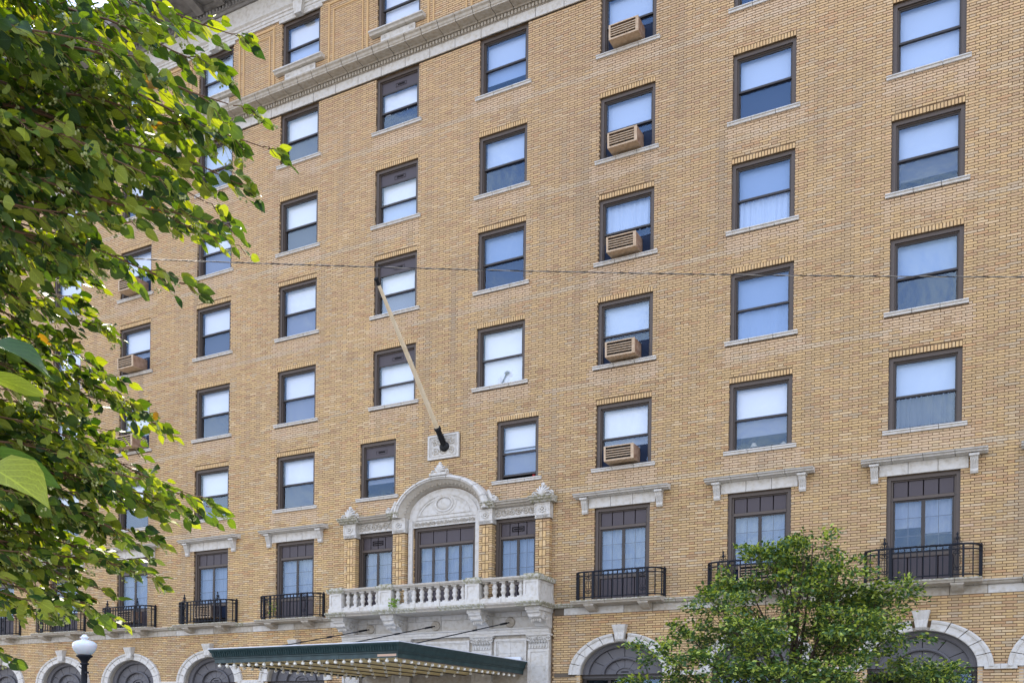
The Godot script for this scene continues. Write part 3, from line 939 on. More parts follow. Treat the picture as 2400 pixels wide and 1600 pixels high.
	for s in spans:
		var xa: float = s[0] + 0.24
		var xb: float = s[1] - 0.24
		for c in (2 if s[2] == 5 else 3):
			var n := 2.0 if s[2] == 5 else 3.0
			var ca := lerpf(xa, xb, c / n) + 0.006
			var cb := lerpf(xa, xb, (c + 1) / n) - 0.006
			put("plinth_block", keyed("plb%.3f" % ca, func():
				var mb := MB.new()
				mb.cbox(Vector3(ca, 5.50, 0.66), Vector3(cb, 5.635, 0.99), 0.008)
				return mb.done()), M.stone, b, Vector3.ZERO)
			put("rail_block", keyed("rlb%.3f" % ca, func():
				var mb := MB.new()
				mb.mould([Vector2(0.66, 6.125), Vector2(0.97, 6.125), Vector2(0.98, 6.15), Vector2(1.01, 6.17), Vector2(1.02, 6.205), Vector2(0.98, 6.235), Vector2(0.70, 6.245)], ca, cb)
				return mb.done()), M.stone_warm, b, Vector3.ZERO)
		for q in s[2]:
			put("baluster", keyed("balus", func():
				var mb := MB.new()
				mb.box(Vector3(-0.095, 0.0, -0.09), Vector3(0.095, 0.05, 0.09))
				mb.box(Vector3(-0.09, 0.45, -0.09), Vector3(0.09, 0.49, 0.09))
				mb.lathe([Vector2(0.05, 0.05), Vector2(0.062, 0.07), Vector2(0.045, 0.085), Vector2(0.05, 0.12), Vector2(0.078, 0.185), Vector2(0.080, 0.215), Vector2(0.055, 0.245), Vector2(0.066, 0.265), Vector2(0.055, 0.285), Vector2(0.078, 0.315), Vector2(0.075, 0.345), Vector2(0.048, 0.405), Vector2(0.044, 0.425), Vector2(0.062, 0.437), Vector2(0.05, 0.45)], Vector3.ZERO, 14, 1.12)
				return mb.done()), M.stone_warm if (s[2] == 5 and s[0] > 0 and q == 0) else M.stone, b, Vector3(lerpf(xa, xb, (q + 0.5) / s[2]), 5.635, 0.83))
	for s in [-1.0, 1.0]:
		var ex: float = 3.47 if s > 0 else -3.44
		put("return_wall", keyed("ret%.0f" % s, func():
			var mb := MB.new()
			mb.box(Vector3(ex - 0.235, 5.63, 0.0), Vector3(ex + 0.235, 6.10, 0.638))
			mb.box(Vector3(ex - 0.27, 5.50, 0.0), Vector3(ex + 0.27, 5.628, 0.598))
			for q in [[0.05, 0.98]]:
				var xx: float = ex + s * 0.235
				var za: float = q[0]
				var zb: float = q[1]
				for r in [[za, zb, 5.632, 5.70], [za, zb, 6.03, 6.098], [za, za + 0.08, 5.70, 6.03], [0.5, 0.64, 5.70, 6.03], [zb - 0.08, zb, 5.70, 6.03]]:
					mb.box(Vector3(minf(xx, xx + s * 0.02), r[2], r[0]), Vector3(maxf(xx, xx + s * 0.02), r[3], r[1]))
			return mb.done()), M.stone, b, Vector3.ZERO)
		put("rail_block", keyed("retr%.0f" % s, func():
			var mb := MB.new()
			mb.box(Vector3(ex - 0.30, 6.102, 0.0), Vector3(ex + 0.30, 6.22, 0.578))
			mb.box(Vector3(ex - 0.22, 6.222, 0.0), Vector3(ex + 0.22, 6.27, 0.30))
			return mb.done()), M.moss, b, Vector3.ZERO)

func entrance_surround():
	var e := part("entrance_surround", keyed("entr", func():
		var mb := MB.new()
		mb.box(Vector3(-3.76, 0.0, -0.05), Vector3(3.70, 4.86, 0.04))
		mb.box(Vector3(-3.76, 4.86, -0.05), Vector3(3.70, 5.362, 0.03))
		return mb.done()), M.stone_warm, hotel)
	e.position = Vector3(MID, 0, 0)
	var k := 0
	for r in [[5.20, 5.36, 8], [4.885, 5.195, 6]]:
		for q in r[2]:
			var xa: float = lerpf(-3.75, 3.69, float(q) / r[2]) + 0.006
			var xb: float = lerpf(-3.75, 3.69, float(q + 1) / r[2]) - 0.006
			put("frieze_block", keyed("fb%d" % k, func():
				var mb := MB.new()
				mb.cbox(Vector3(xa, r[0], 0.0), Vector3(xb, r[1], 0.08 if k < 8 else 0.06), 0.005)
				return mb.done()), M.stone, e, Vector3.ZERO)
			k += 1
	for q in 6:
		var xa := lerpf(-3.76, 3.70, q / 6.0) + 0.002
		var xb := lerpf(-3.76, 3.70, (q + 1) / 6.0) - 0.002
		put("architrave_block", keyed("arcb%d" % q, func():
			var mb := MB.new()
			mb.mould([Vector2(0.0, 4.66), Vector2(0.17, 4.66), Vector2(0.17, 4.72), Vector2(0.19, 4.73), Vector2(0.19, 4.80), Vector2(0.24, 4.83), Vector2(0.24, 4.86), Vector2(0.0, 4.882)], xa, xb)
			return mb.done()), M.stone, e, Vector3.ZERO)
	for p in [-3.41, -1.46, 1.46, 3.36]:
		put("pilaster", keyed("epil", func():
			var mb := MB.new()
			for c in 8:
				mb.box(Vector3(-0.34, c * 0.53, 0.03), Vector3(0.34, c * 0.53 + 0.526, 0.14))
			mb.ring(-0.34, 0.34, 0.3, 4.19, 0.09, 0.09, 0.1, 0.05, 0.138, 0.165)
			return mb.done()), M.stone, e, Vector3(p, 0, 0))
		put("capital", keyed("ecap", func():
			var mb := MB.new()
			mb.cbox(Vector3(-0.33, 4.24, 0.03), Vector3(0.33, 4.60, 0.15), 0.01)
			mb.mould([Vector2(0.03, 4.60), Vector2(0.17, 4.60), Vector2(0.20, 4.63), Vector2(0.20, 4.657), Vector2(0.03, 4.657)], -0.40, 0.40)
			for s in [-1.0, 1.0]:
				mb.scroll(Vector3(s * 0.30, 4.53, 0.16), 0.075, 1.5, -s, 0.026, PI / 2)
				mb.scroll(Vector3(s * 0.09, 4.54, 0.16), 0.055, 1.4, s, 0.02, PI / 2)
			for q in 7:
				var lx := -0.27 + q * 0.09
				mb.tube([Vector3(lx, 4.25, 0.15), Vector3(lx * 1.02, 4.36, 0.165), Vector3(lx * 1.04, 4.43, 0.20), Vector3(lx * 1.04, 4.41, 0.23)], 0.034, 0.02, 5)
			for q in 6:
				var lx := -0.225 + q * 0.09
				mb.tube([Vector3(lx, 4.30, 0.15), Vector3(lx, 4.47, 0.17), Vector3(lx, 4.52, 0.21)], 0.026, 0.016, 5)
			return mb.done()), M.stone, e, Vector3(p, 0, 0))
	for p in [[-2.98, -1.86], [-1.0, 1.0], [1.86, 2.94]]:
		put("panel_frame", keyed("epf%.2f" % p[0], func():
			var mb := MB.new()
			mb.ring(p[0], p[1], 3.70, 4.56, 0.07, 0.07, 0.07, 0.07, 0.035, 0.10)
			mb.ring(p[0] + 0.07, p[1] - 0.07, 3.77, 4.49, 0.04, 0.04, 0.04, 0.04, 0.035, 0.07)
			for q in 2:
				for c in 2:
					mb.cbox(Vector3(lerpf(p[0] + 0.115, p[1] - 0.115, c / 2.0) + 0.002, 3.815 + q * 0.318, 0.03), Vector3(lerpf(p[0] + 0.115, p[1] - 0.115, (c + 1) / 2.0) - 0.002, 3.815 + q * 0.318 + 0.314, 0.056), 0.003)
			return mb.done()), M.stone, e, Vector3.ZERO)

# ---------------------------------------------------------------- courses and cornices
const XL := -36.0
const XR := 15.0

func belt_course():
	var b := part("belt_course", keyed("beltcore", func():
		var mb := MB.new()
		for e in [[XL, MID - 3.85], [MID + 3.80, XR]]:
			mb.box(Vector3(e[0], 5.18, -0.05), Vector3(e[1], 5.49, 0.012))
		return mb.done()), M.joint, hotel)
	stones.append([XL, XR, 5.17, 5.52])
	for e in [[XL, MID - 3.85], [MID + 3.80, XR]]:
		var x: float = e[0]
		var k := 0
		while x < e[1] - 0.05:
			var x2 := minf(x + 0.92 + 0.1 * sin(x * 3.7), e[1])
			var len := x2 - x - 0.012
			var m: Mesh = null
			var mb := MB.new()
			mb.mould([Vector2(-0.04, 5.375), Vector2(0.09, 5.378), Vector2(0.12, 5.40), Vector2(0.13, 5.43), Vector2(0.17, 5.45), Vector2(0.17, 5.485), Vector2(-0.04, 5.515)], 0, len)
			m = mb.done()
			put("nosing_block", m, M.moss if (k * 7) % 5 < 2 else M.stone_warm, b, Vector3(x, 0, 0))
			var mb2 := MB.new()
			mb2.cbox(Vector3(0.0, 5.172, -0.04), Vector3(len, 5.372, 0.03 + 0.003 * sin(x * 9.0)), 0.004)
			put("fascia_block", mb2.done(), M.stone if (k * 5) % 4 < 2 else M.stone_warm, b, Vector3(x + 0.31, 0, 0) if x + 0.31 + len < e[1] else Vector3(e[1] - len, 0, 0))
			x = x2
			k += 1
	var sp := part("spring_band", keyed("springcore", func():
		var mb := MB.new()
		return _spring(mb, 0.0).done()), M.joint, hotel)
	var xs := arch_xs()
	for i in xs.size() - 1:
		var a: float = xs[i] + S * 1.0
		var c: float = xs[i + 1] - S * 1.0
		if a < MID and c > MID - 5.0 and c > MID:
			continue
		if xs[i] < MID and xs[i + 1] > MID: continue
		for q in 2:
			var mb := MB.new()
			mb.cbox(Vector3(lerpf(a, c, q / 2.0) + 0.003, 3.39, -0.04), Vector3(lerpf(a, c, (q + 1) / 2.0) - 0.003, 3.51, 0.055), 0.006)
			part("spring_block", mb.done(), M.stone, sp)

func _spring(mb: MB, z: float) -> MB:
	mb.box(Vector3(-2.05, 3.395, -0.05), Vector3(-1.4, 3.505, z + 0.01))
	return mb

func arch_xs() -> Array:
	return [-31.3, -27.4, -23.5, -19.64, -15.64, -11.70, 0.0, 3.83, 7.76, 11.2]

func cornices():
	# bracketless cornice between seventh floor and attic
	stones.append([XL, XR, 22.72, 23.72])
	var c := part("attic_cornice", keyed("atcore", func():
		var mb := MB.new()
		mb.box(Vector3(XL, 22.73, -0.05), Vector3(XR, 23.66, 0.02))
		return mb.done()), M.joint, hotel)
	var x := XL
	var k := 0
	while x < 6.0:
		var mb := MB.new()
		mb.mould([Vector2(0.0, 23.16), Vector2(0.14, 23.16), Vector2(0.16, 23.20), Vector2(0.43, 23.215), Vector2(0.43, 23.255), Vector2(0.45, 23.27), Vector2(0.47, 23.33), Vector2(0.52, 23.37), Vector2(0.53, 23.41), Vector2(0.0, 23.68)], 0.0, 0.592)
		put("cornice_block", keyed("atc", mb.done), M.stone_warm, c, Vector3(x, 0, 0))
		x += 0.612
		k += 1
	x = XL
	while x < 6.0:
		put("frieze_block", keyed("atf", func():
			var mb := MB.new()
			mb.cbox(Vector3(0.0, 22.73, -0.02), Vector3(0.905, 23.02, 0.06), 0.004)
			return mb.done()), M.stone, c, Vector3(x, 0, 0))
		x += 0.92
	put("dentils", keyed("atd", func():
		var mb := MB.new()
		mb.box(Vector3(XL, 23.02, 0.0), Vector3(6.0, 23.16, 0.07))
		var q := -30.0
		while q < 6.0:
			mb.box(Vector3(q, 23.03, 0.065), Vector3(q + 0.07, 23.13, 0.13))
			q += 0.115
		return mb.done()), M.stone_warm, c, Vector3.ZERO).set_meta("kind", "stuff")
	# architrave, frieze and main cornice at the roof
	stones.append([XL, XR, 25.98, 28.4])
	var m := part("roof_cornice", keyed("rc", func():
		var mb := MB.new()
		mb.box(Vector3(XL, 25.96, -0.05), Vector3(XR, 28.2, 0.02))
		return mb.done()), M.stone_warm, hotel)
	x = XL
	while x < 3.0:
		put("architrave_block", keyed("rca", func():
			var mb := MB.new()
			mb.mould([Vector2(0, 25.94), Vector2(0.05, 25.94), Vector2(0.05, 26.02), Vector2(0.07, 26.03), Vector2(0.07, 26.12), Vector2(0.10, 26.14), Vector2(0.10, 26.20), Vector2(0.16, 26.26), Vector2(0.16, 26.30), Vector2(0, 26.32)], 0, 0.985)
			mb.cbox(Vector3(0, 26.325, -0.02), Vector3(0.985, 26.98, 0.045), 0.004)
			return mb.done()), M.stone, m, Vector3(x, 0, 0))
		x += 0.99
	put("bed_moulding", keyed("rcb", func():
		var mb := MB.new()
		mb.mould([Vector2(0, 26.985), Vector2(0.10, 26.985), Vector2(0.14, 27.05), Vector2(0.20, 27.06), Vector2(0.20, 27.25), Vector2(0.30, 27.27), Vector2(0.34, 27.36), Vector2(0, 27.36)], XL, 3.0)
		var q := -30.0
		while q < 0.0:
			mb.ball(Vector3(q, 27.15, 0.21), Vector3(0.06, 0.085, 0.06), 6, 4)
			q += 0.155
		return mb.done()), M.cornice_grey, m, Vector3.ZERO)
	put("overhang", keyed("rco", func():
		var mb := MB.new()
		mb.mould([Vector2(-0.3, 27.36), Vector2(1.25, 27.40), Vector2(1.25, 27.62), Vector2(1.36, 27.70), Vector2(1.42, 27.92), Vector2(1.42, 28.0), Vector2(-0.3, 28.25)], XL, 15.0)
		return mb.done()), M.cornice_grey, m, Vector3.ZERO)
	x = -30.0
	while x < 0.0:
		put("modillion", keyed("rcm", func():
			var mb := MB.new()
			mb.mould([Vector2(0.30, 27.365), Vector2(1.15, 27.392), Vector2(1.15, 27.33), Vector2(1.05, 27.28), Vector2(0.80, 27.25), Vector2(0.55, 27.20), Vector2(0.30, 27.14)], -0.16, 0.16)
			return mb.done()), M.cornice_grey, m, Vector3(x, 0, 0))
		x += 0.99

func attic():
	# windows with keyed heads, bracketed sills, and framed brick panels between
	for q in [[-15.66, {"up": "cool", "low": "cool"}], [-11.79, {"up": "white", "low": "cool"}], [-7.80, {"up": "white", "low": "white"}], [-3.97, {"up": "cool", "low": "dim"}], [-19.64, {"up": "cool", "low": "grey"}], [-23.5, {"up": "cool", "low": "dim"}]]:
		var x: float = q[0]
		var win := make_window(x, 24.18, 25.84, 1.65, q[1], false)
		put("sill", keyed("atsill", func():
			var mb := MB.new()
			for k in 3:
				var e := -1.03 + k * 0.69
				mb.mould([Vector2(-0.2, 0.02), Vector2(0.22, 0.0), Vector2(0.23, -0.04), Vector2(0.17, -0.065), Vector2(0.14, -0.11), Vector2(-0.2, -0.13)], e, e + 0.68)
			mb.cbox(Vector3(-0.66, -0.49, -0.03), Vector3(0.66, -0.132, 0.05), 0.01)
			for s in [-1.0, 1.0]:
				for r in 3:
					mb.tube([Vector3(s * 0.52 + (r - 1) * 0.06, -0.20, 0.055), Vector3(s * 0.52 + (r - 1) * 0.06, -0.27, 0.055)], 0.022, 0.012, 6)
			return mb.done()), M.stone, win, Vector3.ZERO)
		stones.append([x - 0.66, x + 0.66, 23.68, 24.18])
		stones.append([x - 1.0, x + 1.0, 24.05, 24.18])
		put("keystone", keyed("atkey", func():
			var mb := MB.new()
			mb.mould_z([Vector2(-0.15, 1.64), Vector2(0.15, 1.64), Vector2(0.22, 2.14), Vector2(-0.22, 2.14)], 0.0, 0.20)
			mb.box(Vector3(-0.26, 2.10, 0.0), Vector3(0.26, 2.16, 0.22))
			mb.box(Vector3(-0.93, 1.66, -0.04), Vector3(-0.152, 1.76, 0.045))
			mb.box(Vector3(0.152, 1.66, -0.04), Vector3(0.93, 1.76, 0.045))
			return mb.done()), M.stone, win, Vector3(0, 0, 0))
	for px in [-21.57, -17.65, -13.75, -9.80, -5.88]:
		var pa := part("brick_panel", keyed("bpan", func():
			var mb := MB.new()
			mb.ring(-0.82, 0.82, 23.72, 25.84, 0.07, 0.07, 0.0, 0.07, -0.02, 0.028)
			mb.ring(-0.62, 0.62, 23.72, 25.60, 0.05, 0.05, 0.0, 0.05, -0.02, 0.024)
			return mb.done()), mat(lin(.50, .32, .15), 0.8, 0.3), hotel)
		pa.position = Vector3(px, 0, 0)

# ---------------------------------------------------------------- wall and bricks
func hole_at(x: float, y: float) -> bool:
	for o in openings:
		if x > o[0] and x < o[1] and y > o[2] and y < o[3]: return true
	for a in arches:
		if a[1] > 8.0: continue
		if absf(x - a[0]) < S * 0.98 and y > a[1] and y < a[1] + 0.98: return true
	return false

func build_wall():
	var mb := MB.new()
	var xs := [XL, XR]
	var ys := [0.0, 28.0]
	for o in openings:
		for v in [o[0], o[1]]: if not xs.has(v): xs.append(v)
		for v in [o[2], o[3]]: if not ys.has(v): ys.append(v)
	for a in arches:
		if a[1] > 8.0: continue
		xs.append(a[0] - S * 0.98); xs.append(a[0] + S * 0.98)
		if not ys.has(a[1]): ys.append(a[1])
		if not ys.has(a[1] + 0.98): ys.append(a[1] + 0.98)
	xs.sort(); ys.sort()
	var z := -0.011
	for j in ys.size() - 1:
		var run := -1
		for i in xs.size():
			var solid: bool = i < xs.size() - 1 and not hole_at((xs[i] + xs[i + 1]) / 2, (ys[j] + ys[j + 1]) / 2)
			# the corners above a round head are solid too
			if i < xs.size() - 1 and not solid:
				for a in arches:
					if a[1] < 8.0 and absf((xs[i] + xs[i + 1]) / 2 - a[0]) < S * 0.98 and ys[j] >= a[1] - 0.001:
						pass
			if solid and run < 0: run = i
			if not solid and run >= 0:
				mb.quad(Vector3(xs[run], ys[j], z), Vector3(xs[i], ys[j], z), Vector3(xs[i], ys[j + 1], z), Vector3(xs[run], ys[j + 1], z))
				run = -1
	for a in arches:
		if a[1] > 8.0: continue
		var n := 16
		for s in [-1.0, 1.0]:
			var corner := Vector3(a[0] + s * S * 0.98, a[1] + 0.98, z)
			for k in n:
				var t0 := PI / 2 * k / n
				var t1 := PI / 2 * (k + 1) / n
				mb.tri(corner, Vector3(a[0] + s * S * 0.98 * cos(t0), a[1] + 0.98 * sin(t0), z), Vector3(a[0] + s * S * 0.98 * cos(t1), a[1] + 0.98 * sin(t1), z))
	for o in openings:
		var q := [Vector3(o[0], o[2], z), Vector3(o[1], o[2], z), Vector3(o[1], o[3], z), Vector3(o[0], o[3], z)]
		for i in 4:
			var d := Vector3(0, 0, -0.42)
			mb.quad(q[i], q[(i + 1) % 4], q[(i + 1) % 4] + d, q[i] + d)
	part("wall", mb.done(), M.mortar, hotel)
	var sh := MB.new()
	sh.box(Vector3(XL, 0, -14.3), Vector3(XR, 28.0, -14.0))
	sh.box(Vector3(XL, 0, -14.0), Vector3(XL + 0.3, 28.0, -0.02))
	sh.box(Vector3(XR - 0.3, 0, -14.0), Vector3(XR, 28.0, -0.02))
	part("rear_walls", sh.done(), M.mortar, hotel)
	var rf := MB.new()
	rf.box(Vector3(XL, 28.0, -14.3), Vector3(XR, 28.2, -0.3))
	part("roof", rf.done(), M.asphalt, hotel)
	var pl := MB.new()
	for e in [[XL, MID - 3.76], [MID + 3.70, XR]]:
		pl.box(Vector3(e[0], 0.0, -0.05), Vector3(e[1], 0.75, 0.06))
	part("base_course", pl.done(), M.stone_warm, hotel)

var palette := [[38, 0.526, 0.334, 0.145], [24, 0.562, 0.356, 0.142], [15, 0.505, 0.306, 0.149], [6, 0.421, 0.234, 0.107], [4, 0.494, 0.261, 0.107], [9, 0.494, 0.356, 0.207], [8, 0.599, 0.415, 0.218]]

func brick_color(x: float, y: float) -> Color:
	var r := rng.randi_range(0, 103)
	var c := Color(.47, .335, .175)
	for p in palette:
		r -= p[0]
		if r < 0:
			c = Color(p[1], p[2], p[3])
			break
	var k := 0.98 + rng.randf_range(-.14, .11) + 0.12 * patch.get_noise_2d(x * 6.0, y * 9.0)
	c = Color(c.r * k, c.g * k, c.b * k)
	c = c.lerp(Color(.44, .35, .215), 0.22)
	var wide := patch.get_noise_2d(x * 0.9 + 50.0, y * 0.55) * 0.16
	c = Color(c.r * (1.0 + wide), c.g * (1.0 + wide), c.b * (1.0 + wide * 0.8))
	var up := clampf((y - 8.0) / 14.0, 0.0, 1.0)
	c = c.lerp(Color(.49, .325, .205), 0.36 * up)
	
	for fl in [8.78, 11.68, 14.60, 17.49, 20.49]:        # relaid courses over each floor's lintels
		if absf(y - fl) < 0.07 and patch.get_noise_2d(x * 2.2, fl * 7.0) > -0.12:
			c = c.lerp(Color(.50, .41, .29), 0.42)
	var streak := patch.get_noise_2d(x * 26.0, y * 1.6)
	if streak > 0.18: c = c.lerp(Color(.30, .225, .15), (streak - 0.18) * 1.1)
	for s in sills:
		if x > s[0] - 0.12 and x < s[1] + 0.10 and y < s[2] and y > s[2] - 0.60:
			var f: float = 1.0 - (s[2] - y) / 0.60
			f = clampf(f * 0.9 + patch.get_noise_2d(x * 30.0, y * 40.0) * 0.8, 0.0, 0.6)
			c = c.lerp(Color(.57, .41, .27), f)
	return c

func blocked(x: float, y: float) -> bool:
	return hole_at(x, y)

func course_spans(y: float) -> Array:
	var cuts := []
	for o in openings:
		if y > o[2] and y < o[3]: cuts.append([o[0], o[1]])
	for o in stones:
		if y > o[2] and y < o[3]: cuts.append([o[0], o[1]])
	for a in arches:
		var d: float = y - a[1]
		var rr: float = a[2]
		if d >= 0.0 and d < rr - 0.02:
			var half: float = (S if a[1] < 8.0 else S * 1.08) * sqrt((rr - 0.02) * (rr - 0.02) - d * d)
			cuts.append([a[0] - half, a[0] + half])
	cuts.sort_custom(func(p, q): return p[0] < q[0])
	var out := []
	var x := XL
	for c in cuts:
		if c[0] > x + 0.04: out.append([x, c[0]])
		x = maxf(x, c[1])
	if x < XR - 0.04: out.append([x, XR])
	return out

const CO := 0.06667
const PER := 0.463

func bricks():
	var xf := []       # [transform, colour, whole, size on the picture]
	var j := 0
	var y := 9.17 - CO * 105.0
	while y < 26.0:
		var yc := y + CO / 2
		for sp in course_spans(yc):
			var off := fposmod(j * PER / 2.0, PER)
			var k0 := int(floor((sp[0] - off) / PER)) - 1
			var x: float = k0 * PER + off
			while x < sp[1]:
				for piece in [[0.0, 0.3145], [0.3145, PER]]:
					var a: float = maxf(x + piece[0] + 0.0068, sp[0])
					var b: float = minf(x + piece[1] - 0.0068, sp[1])
					if b - a < 0.02: continue
					var xc := (a + b) / 2
					if xc < -33.0: continue
					var sz := Vector3(b - a, 1, 1)
					var t := Transform3D(Basis().rotated(Vector3.UP, rng.randf_range(-.008, .008)).rotated(Vector3.RIGHT, rng.randf_range(-.03, .03)).scaled_local(sz), Vector3(xc, yc, rng.randf_range(-.002, .003)))
					var whole: bool = piece[0] == 0.0 and b - a > 0.29
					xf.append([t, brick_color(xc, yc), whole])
				x += PER
		y += CO
		j += 1
	# upright bricks over the windows
	for o in openings:
		if o[2] < 9.0 or o[2] > 24.0: continue
		if o[2] > 20.0: continue
		var n := int(round((o[1] - o[0]) / 0.0785))
		for k in n:
			var x := lerpf(o[0], o[1], (k + 0.5) / n)
			var t := Transform3D(Basis(Vector3.BACK, PI / 2).scaled_local(Vector3(0.125, 1.14, 1)), Vector3(x, o[3] + 0.0655, 0.003 + rng.randf_range(-.002, .002)))
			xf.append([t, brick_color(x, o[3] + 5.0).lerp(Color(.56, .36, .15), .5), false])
	# brickwork pilasters of the middle bay: upright pairs between flat courses
	for p in [-3.475, -1.565, 1.565, 3.465]:
		var y2 := 5.50
		while y2 < 7.97:
			for q in [[-0.1175, 0.214], [0.1175, 0.214]]:
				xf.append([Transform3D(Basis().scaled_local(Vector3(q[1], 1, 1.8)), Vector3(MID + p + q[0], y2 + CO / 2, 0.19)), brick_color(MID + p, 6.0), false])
			for r in 3:
				if y2 + CO * (r + 2) > 8.01: continue
				for q in [-0.175, 0.175]:
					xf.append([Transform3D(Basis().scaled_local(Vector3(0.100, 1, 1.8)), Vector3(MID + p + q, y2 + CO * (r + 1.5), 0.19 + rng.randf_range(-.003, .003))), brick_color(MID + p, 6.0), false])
			if y2 + CO * 4 < 8.01:
				for q in [-0.057, 0.057]:
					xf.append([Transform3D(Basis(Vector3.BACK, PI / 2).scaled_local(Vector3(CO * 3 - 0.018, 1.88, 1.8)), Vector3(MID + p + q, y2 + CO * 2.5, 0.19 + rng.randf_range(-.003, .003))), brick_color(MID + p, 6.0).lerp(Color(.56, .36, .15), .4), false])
			y2 += CO * 4
	var bm := brick_mesh()
	var near := []
	for i in xf.size():
		var e = xf[i]
		if e[2] and e[0].origin.x < 9.15 and e[0].origin.y > 5.6 and e[0].origin.y < 10.6:
			near.append([e[0].origin.distance_squared_to(CAM), i])
	near.sort_custom(func(a, b): return a[0] < b[0])
	var single := {}
	var tones := []
	for i in 14:
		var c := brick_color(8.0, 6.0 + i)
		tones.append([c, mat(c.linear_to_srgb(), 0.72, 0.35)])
	for k in mini(300, near.size()):
		var i: int = near[k][1]
		single[i] = true
		var best := 0
		for q in tones.size():
			if Vector3(tones[q][0].r - xf[i][1].r, tones[q][0].g - xf[i][1].g, tones[q][0].b - xf[i][1].b).length() < Vector3(tones[best][0].r - xf[i][1].r, tones[best][0].g - xf[i][1].g, tones[best][0].b - xf[i][1].b).length(): best = q
		var o := part("brick", bm, tones[best][1], hotel)
		o.transform = xf[i][0]
	var mm := MultiMesh.new()
	mm.transform_format = MultiMesh.TRANSFORM_3D
	mm.use_colors = true
	mm.mesh = bm
	mm.instance_count = xf.size() - single.size()
	var n := 0
	for i in xf.size():
		if single.has(i): continue
		mm.set_instance_transform(n, xf[i][0])
		mm.set_instance_color(n, xf[i][1])
		n += 1
	var mi := MultiMeshInstance3D.new()
	mi.name = "bricks"
	mi.multimesh = mm
	mi.material_override = M.brick
	mi.set_meta("kind", "stuff")
	hotel.add_child(mi)
	print("bricks ", xf.size())

func brick_mesh() -> Mesh:
	var mb := MB.new()
	var h := 0.0250
	var c := 0.0035
	var cx := 0.014
	var F := [Vector3(-0.5 + cx, -h + c, 0), Vector3(0.5 - cx, -h + c, 0), Vector3(0.5 - cx, h - c, 0), Vector3(-0.5 + cx, h - c, 0)]
	var K := [Vector3(-0.5, -h, -c), Vector3(0.5, -h, -c), Vector3(0.5, h, -c), Vector3(-0.5, h, -c)]
	mb.quad(F[0], F[1], F[2], F[3])
	for i in 4:
		var j := (i + 1) % 4
		mb.quad(K[i], K[j], F[j], F[i])
		mb.quad(K[i] + Vector3(0, 0, -0.10), K[j] + Vector3(0, 0, -0.10), K[j], K[i])
	return mb.done()

